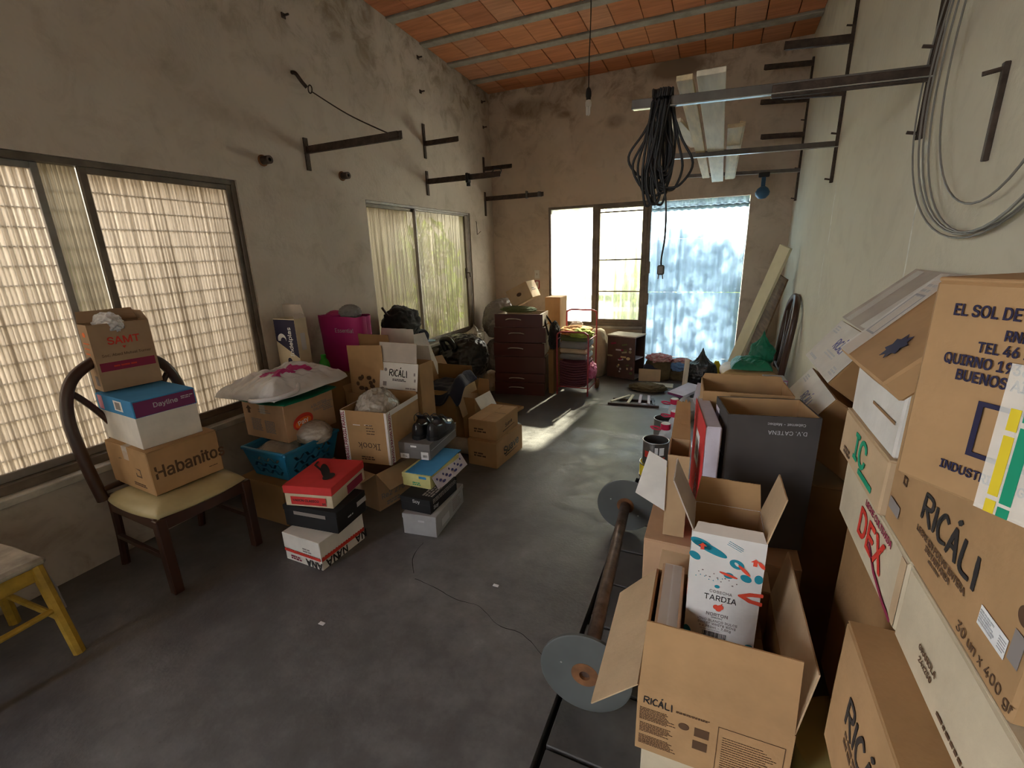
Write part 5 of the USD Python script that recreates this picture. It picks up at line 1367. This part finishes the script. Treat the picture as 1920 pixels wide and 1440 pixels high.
# nightstand with stickers
t = thing('nightstand', 'small dark nightstand covered in stickers, its open side to the right, under the back window', 'nightstand', (1.70, 5.47, 0), rz=-17)
cw, cd, ch = .36, .26, .525
obj('front_panel', rbox(0, cw, 0, .016, .02, ch, .002), 'cabinet_dark', t)
obj('back_panel', rbox(0, cw, cd - .012, cd, .02, ch, .002), 'cabinet_dark', t)
obj('side_panel', rbox(0, .016, .016, cd - .012, .02, ch, .002), 'cabinet_dark', t)
obj('shelf', rbox(.016, cw - .004, .016, cd - .012, .02, .036, .002), 'box_lilac', t)
obj('shelf', rbox(.016, cw - .01, .016, cd - .012, .25, .262, .002), 'box_lilac', t)
obj('top', rbox(-.008, cw + .01, -.008, cd + .006, ch, ch + .016, .003), 'grey_board', t)
r_ = np.random.RandomState(9)
for k in range(22):
    a_, b_ = r_.uniform(.03, .33), r_.uniform(.08, .49)
    obj('sticker', put(ellipse(.010 + .016 * r_.rand(), .010 + .010 * r_.rand()) if k % 3 else rect(.07, .02), frame4((a_, -.0012 - .0004 * (k % 4), b_), (1, 0, .2 * (k % 2)), (0, 0, 1))), ['sticker_mix', 'ink_silver', 'ink_gold', 'ink_maroon', 'green_cloth'][k % 5], t)
single('sack', moved(blob((.15, .16, .33), 71, 4, .12, 4, .06, power=2.6), 1.53, 5.60, 0), 'beige_cloth', 'tall beige sack standing behind the red trolley', 'sack', smooth=True)

# red shopping trolley
t = thing('shopping_trolley', 'red tubular shopping trolley loaded with folded striped cloth', 'trolley', (1.51, 4.78, 0))
fx0, fx1, fy, by = -.168, .172, -.18, .17
for y, h, nm in ((fy, .70, 'front_frame'), (by, .895, 'rear_frame')):
    p = spline([(fx0, y, .01), (fx0, y, h * .5), (fx0, y, h - .06), (fx0 + .02, y, h - .015), (fx0 + .06, y, h), (0, y, h), (fx1 - .06, y, h), (fx1 - .02, y, h - .015), (fx1, y, h - .06), (fx1, y, h * .5), (fx1, y, .01)], 6)
    obj(nm, tube(p, .0085, 9), 'red_paint', t, smooth=60)
for z in (.08, .62):
    for x in (fx0, fx1):
        obj('rail', tube([(x, fy, z), (x, by, z)], .006, 8), 'red_paint', t, smooth=60)
obj('rail', tube([(fx0, fy, .10), (fx1, fy, .10)], .006, 8), 'red_paint', t, smooth=60)
for x in (fx0 - .012, fx1 + .018):
    obj('wheel', put(lathe([(.0, -.012), (.05, -.012), (.06, -.006), (.06, .006), (.05, .012), (0, .012)], 28), frame4((x, by + .02, .06), (0, 1, 0), (0, 0, 1))), 'rust', t, smooth=40)
t2 = thing('cloth_pile', 'pile of maroon and grey striped folded cloth hanging inside the red trolley', 'cloth', (1.51, 4.78, .09))
for k in range(10):
    z = .012 + k * .027
    sag = .05 - .002 * k
    p = [(x, -.135 - .03 * math.cos(x * 9), z + sag * ((x / .15) ** 2 - 1) * .5 + .03) for x in np.linspace(-.148, .148, 12)]
    obj('fold', scaled(tube(p, .0135, 8), 1, 1, 1), 'striped_maroon' if k % 2 else 'pink_plastic' if k == 5 else 'striped_maroon', t2, smooth=60)
obj('bundle', moved(rbox(-.15, .15, -.13, .15, 0, .30, .03), 0, 0, .0), 'striped_maroon', t2)
t2 = thing('folded_blanket', 'grey-green folded blankets in the upper half of the red trolley', 'blanket', (1.51, 4.78, .395))
for k, (m_, h0, h1) in enumerate((('grey_cloth', 0, .062), ('beige_cloth', .062, .12), ('grey_cloth', .12, .20), ('green_cloth', .20, .255))):
    obj('layer', crumple(rbox(-.15, .152, -.155 + .004 * k, .15, h0, h1, .018), .008, 8, k), m_, t2, smooth=50)
single('folded_clothes', moved(blob((.17, .17, .05), 73, 4, .25, 6, .1), 1.50, 4.78, .655), 'orange_cloth', 'pale orange clothes spread over the top of the red trolley', 'clothes', smooth=True)
single('folded_clothes', moved(blob((.12, .09, .05), 74, 4, .3, 6, .12), 1.58, 4.68, .64), 'lime_cloth', 'lime green clothes hanging over the front of the red trolley', 'clothes', smooth=True)
single('plastic_bag', moved(blob((.06, .06, .06), 75, 4, .25, 6, .2, knot=.4), 1.50, 4.80, .70), 'clear_plastic', 'clear plastic bag peaking up from the clothes on the red trolley', 'bag', smooth=True)
single('plastic_bag', moved(blob((.04, .10, .09), 76, 4, .35, 6, .25), 1.70, 4.72, .20), 'pink_plastic', 'pink patterned bag bulging from the right side of the red trolley', 'bag', smooth=True)

# ---------------------------------------------------------------- stacked drawers
spec = [(0, .145, .0, 0, True), (.147, .10, .005, .4, True), (.248, .186, .012, 1.2, False), (.436, .152, .004, -1.5, True), (.590, .165, .016, .6, True), (.757, .140, .03, -2.6, True)]
pos = ['lowest', 'second from the floor', 'third from the floor, without a handle', 'fourth from the floor', 'second from the top', 'topmost, under the green cloth']
for k, (z, h, dx, dr, hd) in enumerate(spec):
    w_ = .568 if k < 5 else .53
    t = thing('drawer', 'loose maroon-fronted drawer, %s in the stack' % pos[k], 'drawer', (.668 + dx, 4.42, z + .001), rz=8.2 + dr, group='maroon drawers stacked in the corner')
    fr_ = obj('front', rbox(0, w_, 0, .018, 0, h - .003, .002), 'maroon_laminate', t)
    bh = min(h - .004, .15)
    for x0, x1 in ((.025, .037), (w_ - .037, w_ - .025)):
        obj('side', rbox(x0, x1, .018, .36, .0, bh, .0015), 'raw_mdf', t)
    obj('back', rbox(.037, w_ - .037, .348, .36, .0, bh, .0015), 'raw_mdf', t)
    obj('bottom', rbox(.037, w_ - .037, .018, .348, .004, .010, .001), 'raw_mdf', t)
    if hd:
        c = w_ * (.44 if k < 5 else .40)
        z_ = h * (.60 if k != 1 else .45)
        obj('handle', scaled(tube(spline([(c - .085, 0, z_ - .006), (c - .05, -.02, z_ + .006), (c, -.026, z_ + .009), (c + .05, -.02, z_ + .006), (c + .085, 0, z_ - .006)], 6), .0055, 8), 1, 1, 1), 'brushed_handle', fr_, smooth=60)
single('folded_clothes', moved(blob((.19, .13, .035), 81, 4, .2, 6, .14), .90, 4.62, .901), 'green_cloth', 'dark olive cloth folded on the topmost drawer', 'cloth', smooth=True)
carton_m('small kraft carton tilted on the olive cloth on top of the drawers', frame4((.80, 4.68, .935), (.90, .0, .43), (0, 1, 0)), (.27, .25, .19), 'kraft_light', items=[('stamp', 'f', ellipse(.03, .02), .5, .5, 'ink_brown'), ('stamp', 'r', bars(.1, 2, .01, .008), .5, .5, 'ink_brown')], tape='clear_tape')
carton('brown carton tipped behind the drawers, in the sunlit corner by the back window', (1.06, 5.02, .62), (0, 0, 0), (.18, .26, .40), 'kraft', flaps=[])
carton('tall plain carton on the floor behind the stacked drawers', (.86, 4.98, 0), 0, (.46, .44, .615), 'kraft_dark')
t = thing('shoulder_bag', 'black shoulder bag hanging beside the top drawers', 'bag', (1.275, 4.72, .50))
obj('body', blob((.055, .12, .17), 83, 4, .14, 5, .08), 'black_cloth', t, smooth=True)
obj('strap', scaled(tube(spline([(-.04, -.08, .15), (-.10, -.05, .32), (-.12, 0, .37), (-.08, .05, .30), (-.02, .08, .18)], 8), .010, 7), 1, 1, 1), 'black_cloth', t, smooth=60)
carton('low carton on the floor under the black shoulder bag', (1.235, 4.62, 0), 0, (.06, .24, .495), 'kraft_dark', seam='')

# rubbish bags in the far left corner
carton('brown carton with blue lid sheet on the floor left of the drawers', (.385, 4.215, 0), 42.8, (.17, .25, .195), 'kraft')
slab('dark blue folded sheet on the low brown carton left of the drawers', (.375, 4.235, .199), (.73, .68, 0), (-.68, .73, 0), (.155, .23, .008), 'box_blue', 'sheet', 'folded_sheet')
single('cloth_bundle', moved(blob((.11, .11, .13), 85, 4, .15, 5, .1), .56, 4.57, 0), 'beige_cloth', 'beige cloth bundle on the floor beside the stacked drawers', 'cloth', smooth=True)
carton('plain low carton on the floor under the big black rubbish bag', (.03, 4.12, 0), 0, (.20, .46, .20), 'kraft_dark')
t = thing('rubbish_bag', 'big black rubbish bag with open handles, slumped below the far side window', 'bag', (.30, 4.40, .215))
obj('body', blob((.28, .27, .26), 86, 5, .12, 4, .12, 9), 'black_bag', t, smooth=True)
obj('handle', scaled(tube(spline([(-.10, -.20, .30), (-.14, -.21, .41), (-.04, -.23, .43), (.02, -.20, .33)], 8), .03, 8), 1, 1, 1), 'black_bag', t, smooth=True)
single('plastic_bag', moved(blob((.11, .13, .11), 87, 4, .16, 5, .16, 12, knot=.3), .20, 4.86, .47), 'film_wrap', 'clear shiny plastic bag catching the light behind the big black rubbish bag', 'bag', smooth=True)
single('rubbish_bag', moved(blob((.23, .26, .27), 88, 5, .1, 4, .12, 9), .34, 5.30, 0), 'grey_bag', 'full grey rubbish bag on the floor in the far left corner', 'bag', smooth=True)
single('rubbish_bag', moved(blob((.26, .26, .27), 89, 5, .1, 4, .14, 9), .38, 5.32, .50), 'grey_bag', 'grey rubbish bag stacked on another in the far left corner', 'bag', smooth=True)
single('cloth_bundle', moved(blob((.06, .07, .06), 90, 4, .2, 5, .1), .17, 5.06, .50), 'beige_cloth', 'small beige rolled cloth in front of the grey rubbish bags', 'cloth', smooth=True)

# ================================================================ right-hand chair, leaning boards
chair('dark wooden chair with tan seat by the right wall, green bag on it', (3.195, 4.62), 180, 'tan_vinyl')
t = thing('carrier_bag', 'crumpled green cloth bag on the tan chair seat', 'bag', (3.20, 4.56, .458))
obj('body', slumped(0, 0, 0, .17, .19, .09, 14), 'green_bag', t, smooth=True)
obj('raised_fold', moved(blob((.10, .05, .13), 92, 4, .2, 5, .1, knot=.5), .08, .04, .03), 'green_bag', t, smooth=True)


def lean(label, b0, t0, wdir, w, th, m, nm='leaning_board'):
    b0, t0 = np.array(b0, float), np.array(t0, float)
    up = t0 - b0
    wdir = np.array(wdir, float); wdir = wdir - up * (wdir @ up) / (up @ up)
    return slab(label, b0, wdir, up, (w, np.linalg.norm(up), th), m, 'board', nm)


lean('long cream laminate board leaning in the back right corner', (2.965, 5.42, .0), (3.385, 5.10, 1.52), (.62, -.78, 0), .135, .03, 'cream_laminate')
lean('narrow dark board leaning behind the cream laminate board', (3.13, 5.50, 0.0), (3.40, 5.20, 1.25), (.45, -.88, 0), .17, .018, 'old_wood')
carton('white-topped box with dark edge band on the right, in front of the tan chair', (3.215, 3.42, .30), 3, (.135, .16, .34), 'box_silver', seam='', items=[('edge_band', 'f', rect(.135, .045), .5, .93, 'box_purple')])
obj_top = None
carton('kraft carton on the floor under the white-topped box', (3.14, 3.34, 0), 0, (.30, .30, .298), 'kraft_dark')
slab('pale blue plastic case tilted left of the white-topped box', (3.135, 3.46, .302), (.55, -.6, .15), (.15, .1, 1), (.075, .26, .05), 'box_lavender', 'case', 'plastic_case')

# ================================================================ wall racks
def bracket(label, side, y, z, L, plate, h=.045, tilt=0.0, flange=True, group=None):
    """pipe-rack bracket: a wall plate and a cantilevered channel"""
    x0 = 0 if side == 'l' else W
    s = 1 if side == 'l' else -1
    t = thing('rack_bracket', label, 'bracket', (x0, y, z), group=group)
    m = 'rust_steel' if side == 'l' or L < .6 else 'grey_steel'
    fx = lambda a, b: (min(s * a, s * b), max(s * a, s * b))
    if plate:
        obj('wall_plate', rbox(*fx(0, .012), -.02, .02, plate[0], plate[1], .002), 'rust_steel', t)
        for zz in (plate[0] + .03, plate[1] - .03):
            obj('bolt', put(lathe([(0, 0), (.008, 0), (.008, .008), (0, .01)], 8), frame4((s * .012, 0, zz), (0, 0, 1), (0, s, 0)) ), 'rust_steel', t)
    a = put(rbox(*fx(.0, L), -.004, .004, -h / 2, h / 2, .0015), rot((0, 1, 0), -s * tilt))
    obj('arm', a, m, t)
    if flange:
        obj('flange', put(rbox(*fx(.0, L - .01), -.022, .004, -h / 2 - .004, -h / 2, .0012), rot((0, 1, 0), -s * tilt)), 'galvanised_and_glint' if (side == 'r' and L > .6) else m, t)  # brighter metal on long right arms paints in a reflected strip of light
    return t


LB = [(2.80, 2.295, .865, (-.14, .08), 'long bracket with a chain stay, nearest on the left wall'), (4.375, 2.62, .405, (-.14, .18), 'short upper bracket between the two side windows'),
      (4.375, 2.262, .845, (-.135, .10), 'long bracket with black clamp above the second side window'), (5.70, 2.565, .395, (-.06, .135), 'short upper bracket in the back left corner'), (5.70, 2.208, .81, (-.21, .08), 'long lower bracket in the back left corner')]
for y, z, L, pl_, lab in LB:
    t = bracket('rusty ' + lab, 'l', y, z, L, pl_, h=.05 if L > .6 else .045)
    if 'clamp' in lab:
        obj('clamp', cat([rbox(.48, .51, -.045, .02, -.055, .035, .006), tube([(.495, -.01, -.05), (.495, -.01, -.085)], .02, 10)]), 'black_plastic', t)
        obj('end_wire', tube(spline([(.76, 0, .02), (.80, -.02, .05), (.86, -.01, .035), (.84, .01, .0)], 6), .005, 6), 'black_rubber', t)
    if L == .81:
        obj('clamp', cat([rbox(.58, .60, -.03, .02, -.04, .05, .004), rbox(.74, .78, -.03, .03, -.03, .03, .006)]), 'grey_steel', t)
t = thing('chain_stay', 'rusty hook and wire stay holding up the nearest left wall bracket', 'stay', (0, 2.80, 2.70))
obj('hook', tube(spline([(0, -.03, .085), (.03, -.025, .075), (.05, 0, .03), (.06, .03, .0)], 7), .013, 8), 'rust_steel', t, smooth=60)
obj('ring', tube([(.075 + .018 * math.cos(k), .045, -.01 + .026 * math.sin(k)) for k in np.linspace(0, 2 * PI, 18, endpoint=False)], .004, 6, True), 'rust_steel', t)
obj('wire', tube(spline([(.09, .05, -.03), (.40, .03, -.215), (.70, .015, -.36), (.80, .01, -.40)], 6), .0045, 7), 'rust_steel', t)
obj('clip', rbox(.76, .84, -.015, .035, -.42, -.38, .004), 'rust_steel', t)
for y, z, lab in ((2.41, 2.165, 'rusty pipe stub in the left wall between the first window and the chained bracket'), (3.14, 2.16, 'rusty pipe stub in the left wall under the chained bracket')):
    t = thing('pipe_stub', lab, 'pipe', (0, y, z))
    obj('pipe', put(lathe([(.012, 0), (.026, 0), (.026, .07), (.012, .07), (.012, .0)], 18), frame4((0, 0, 0), (0, 1, 0), (0, 0, 1))), 'rust_steel', t, smooth=40)
    obj('flange_ring', put(lathe([(.024, 0), (.036, 0), (.036, .006), (.024, .006)], 18), frame4((0, 0, 0), (0, 1, 0), (0, 0, 1))), 'rust', t)
for k, (y, z, lab) in enumerate(((4.377, 3.38, 'highest'), (4.378, 3.087, 'second'), (5.728, 3.33, 'corner'), (5.74, 3.05, 'lower corner'), (2.765, 3.12, 'near'))):
    single('wall_bolt', put(cat([tube([(0, 0, 0), (.05, 0, 0)], .007, 8), box(.0, .006, -.016, .016, -.016, .016)]), np.array([[1, 0, 0, 0], [0, 1, 0, y], [0, 0, 1, z], [0, 0, 0, 1.0]])), 'rust_steel', 'rusty %s bolt sticking out of the upper left wall' % lab, 'bolt')

# right wall: three channel uprights with arms
UP = [(2.364, 1.88, 3.59, 'nearest'), (3.954, 1.91, 3.53, 'middle'), (5.70, 1.94, 3.20, 'farthest')]
for y, z0, z1, nm in UP:
    t = thing('rack_upright', '%s dark steel channel upright of the rack on the right wall' % nm, 'upright', (W, y, 0))
    obj('channel', cat([rbox(-.018, 0, -.012, -.008, z0, z1, .001), rbox(-.018, 0, .008, .012, z0, z1, .001), rbox(-.006, -.001, -.008, .008, z0, z1, .001)]), 'rust_steel', t)
    for zz in (z0 + .02, z0 + .30, (z0 + z1) / 2 + .1, z1 - .35):
        obj('peg', tube([(-.01, 0, zz), (-.05, 0, zz + .008)], .006, 7), 'rust_steel', t)
RB = [(2.364, 2.105, 1.08, 'longest bracket arm, carrying the black cable coil', .040, 2.0), (3.954, 2.150, 1.08, 'long lower arm on the middle upright', .036, 1.6), (5.69, 2.225, 1.05, 'long lower arm on the farthest upright', .034, 2.0),
      (3.954, 2.46, .36, 'second short arm on the middle upright', .05, 4), (3.954, 2.75, .385, 'third short arm on the middle upright', .05, 4), (3.954, 3.06, .36, 'highest short arm on the middle upright', .05, 4),
      (5.69, 2.545, .385, 'second arm on the farthest upright', .045, 3), (5.69, 2.85, .42, 'third arm on the farthest upright', .045, 4), (5.69, 3.15, .42, 'highest arm on the farthest upright', .045, 4)]
for y, z, L, lab, h, tl in RB:
    t = bracket('steel rack: ' + lab, 'r', y, z, L, None, h=h, tilt=tl)
    if h == .040:
        obj('splice_plate', put(rbox(-.52, -.0, -.010, .008, -.034, .012, .002), rot((0, 1, 0), tl)), 'rust_steel', t)
t = thing('steel_strut', 'short dark steel strut with a peg, fixed upright on the near right wall', 'strut', (W, 1.80, 1.84))
obj('bar', rbox(-.014, 0, -.008, .008, -.12, .12, .002), 'rust_steel', t)
obj('peg', tube([(-.01, 0, .105), (-.05, .01, .10)], .006, 8), 'rust_steel', t)

# black cable coil over the long arm, with its plug hanging down
t = thing('cable_coil', 'black electric cable coiled over the longest rack arm with its plug dangling', 'cable', (2.575, 2.364, 2.175))
r_ = np.random.RandomState(4)
for k in range(20):
    w_, L = r_.uniform(.018, .05) + (.05 if k > 16 else 0), r_.uniform(.32, .47)
    ox, oy = r_.uniform(-.042, .042), r_.uniform(-.012, .012)
    s_ = r_.uniform(-.025, .025) - (.03 if k > 17 else 0)
    p = [(ox * .9, oy - .022, -.02), (ox, oy, .012), (ox, oy + .022, -.02), (ox + w_ * .6, oy + .028, -L * .45), (ox + w_ + s_, oy + .02, -L * .75), (ox + w_ * .55 + s_, oy + .006, -L * .96), (ox + s_, oy, -L * 1.0), (ox - w_ * .55 + s_, oy - .006, -L * .95), (ox - w_ + s_, oy - .02, -L * .72), (ox - w_ * .6, oy - .028, -L * .42)]
    obj('loop', tube(spline(p, 6, True), .0056, 7, True), 'black_rubber', t, smooth=60)
obj('lead', tube(spline([(.01, -.02, -.30), (.04, -.025, -.45), (.045, -.02, -.6), (.035, -.02, -.70), (.035, -.02, -.735)], 7), .004, 7), 'black_rubber', t, smooth=60)
obj('plug', cat([moved(rbox(-.016, .016, -.012, .012, -.046, 0, .006), .035, -.02, -.735), tube([(.027, -.02, -.781), (.024, -.02, -.80)], .0025, 6), tube([(.043, -.02, -.781), (.046, -.02, -.80)], .0025, 6)]), 'grey_steel', t)

# grey wire loops on the right wall
t = thing('wire_coil', 'loose coil of grey wire hanging on the near right wall', 'wire', (W - .020, 1.72, 2.10))
for k, (ry, rz_, oy, oz) in enumerate(((.63, .58, .03, .0), (.585, .57, .0, .0), (.53, .57, .0, .005), (.49, .565, -.03, .0), (.40, .52, -.03, .03))):
    p = [(-.004 - .004 * k + .004 * math.sin(3 * a), oy + ry * math.cos(a), oz + rz_ * math.sin(a) - .05 * math.cos(a)) for a in np.linspace(0, 2 * PI, 60, endpoint=False)]
    obj('loop', tube(p, .0030, 6, True), 'wire_grey', t, smooth=60)
obj('hook', tube([(.019, 0, .56), (-.05, 0, .57), (-.06, 0, .60)], .006, 6), 'rust_steel', t)

# timber on the rack arms
for lab, x0, x1, y0, y1, z, m_, rz_ in (('narrow tan board on the rack arms, left of the widest', 2.635, 2.70, 2.28, 5.35, 2.182, 'pine', 0), ('widest white-faced board on the rack arms', 2.715, 2.825, 2.26, 5.72, 2.182, 'pale_wood', 0), ('short splintered board askew on the middle rack arm', -.045, .045, -.40, .38, 2.203, 'pale_wood', 7), ('board with a moulded edge, rightmost on the rack arms', 2.84, 2.925, 3.35, 5.74, 2.20, 'pine', 0)):
    if rz_:
        t = thing('timber_board', lab, 'board', (2.60, 3.45, z), rz=-rz_)
    else:
        t = thing('timber_board', lab, 'board', (0, 0, z))
    obj('plank', rbox(x0, x1, y0, y1, 0, .022, .002), m_, t)
    if 'moulded' in lab:
        obj('moulding', cat([rbox(x1, x1 + .012, y0, y1, .004, .03, .003), rbox(x1 - .02, x1, y0, y1, .0225, .034, .003)]), m_, t)

# bare bulb on its cord
t = thing('pendant_lamp', 'bare energy-saving bulb hanging from the ceiling on a thin dark cord', 'lamp', (1.808, 4.0, 2.55))
obj('cord', tube(spline([(.006, 0, ceil_z(4.0) - 2.55), (.010, 0, .7), (.002, 0, .42), (0, 0, .195)], 6), .004, 7), 'dark_wire', t)
obj('socket', lathe([(.006, .20), (.016, .19), (.022, .165), (.022, .135), (.018, .128), (.018, .108), (0, .108)], 20), 'black_plastic', t, smooth=40)
obj('ballast', lathe([(0, .112), (.019, .11), (.024, .095), (.024, .07), (.02, .062), (0, .062)], 20), 'white_plastic', t, smooth=40)
for x, y in ((-.010, -.008), (.010, -.008), (0, .011)):
    obj('bulb_tube', tube([(x, y, .065), (x, y, .01), (x, y, .002)], [.0085, .0085, .003], 10), 'lamp_glass', t, smooth=60)
t = thing('hanging_lamp', 'dark blue round-bottomed fitting hanging from the farthest long rack arm', 'lamp', (3.205, 5.655, 2.03))
obj('stem', tube([(0, .03, .165), (0, .02, .06)], .020, 12), 'blue_enamel', t, smooth=60)
obj('bowl', lathe([(0, -.055), (.035, -.05), (.062, -.02), (.068, .01), (.05, .045), (.022, .065), (0, .068)], 26), 'blue_enamel', t, smooth=60)
obj('clip', rbox(-.05, .05, .0, .05, .155, .20, .006), 'black_plastic', t)
# switch plates on the back wall
for z, lab, m_ in ((1.235, 'pale upper switch plate on the back wall beside the window', 'white_plastic'), (1.10, 'lower socket plate with dark frame on the back wall beside the window', 'red_paint')):
    t = thing('socket', lab, 'socket', (.628, D, z))
    obj('frame', rbox(-.034, .034, -.012, 0, -.055, .055, .004), m_, t)
    obj('plate', rbox(-.022, .022, -.015, -.012, -.042, .042, .001), 'white_plastic', t)
    obj('switch', rbox(-.010, .010, -.019, -.015, -.012, .014, .002), 'grey_board', t)
t = thing('wire_hook', 'bent thin wire hook on the left wall beside the second side window', 'hook', (0, 5.42, 1.86))
obj('wire', tube([(0, 0, .06), (.008, 0, .05), (.01, .005, -.10), (.012, .10, -.06)], .003, 6), 'dark_wire', t)
for pts, lab in (([(2.02, 1.62), (2.03, 1.61)], 'tiny paper scrap on the concrete near the middle of the floor'), ([(1.42, 1.13), (1.43, 1.135)], 'tiny white scrap on the dark floor in front of the left chair')):
    single('paper_scrap', moved(rbox(-.014, .014, -.008, .008, 0, .003, .001), pts[0][0], pts[0][1], 0), 'label_paper', lab, 'scrap')
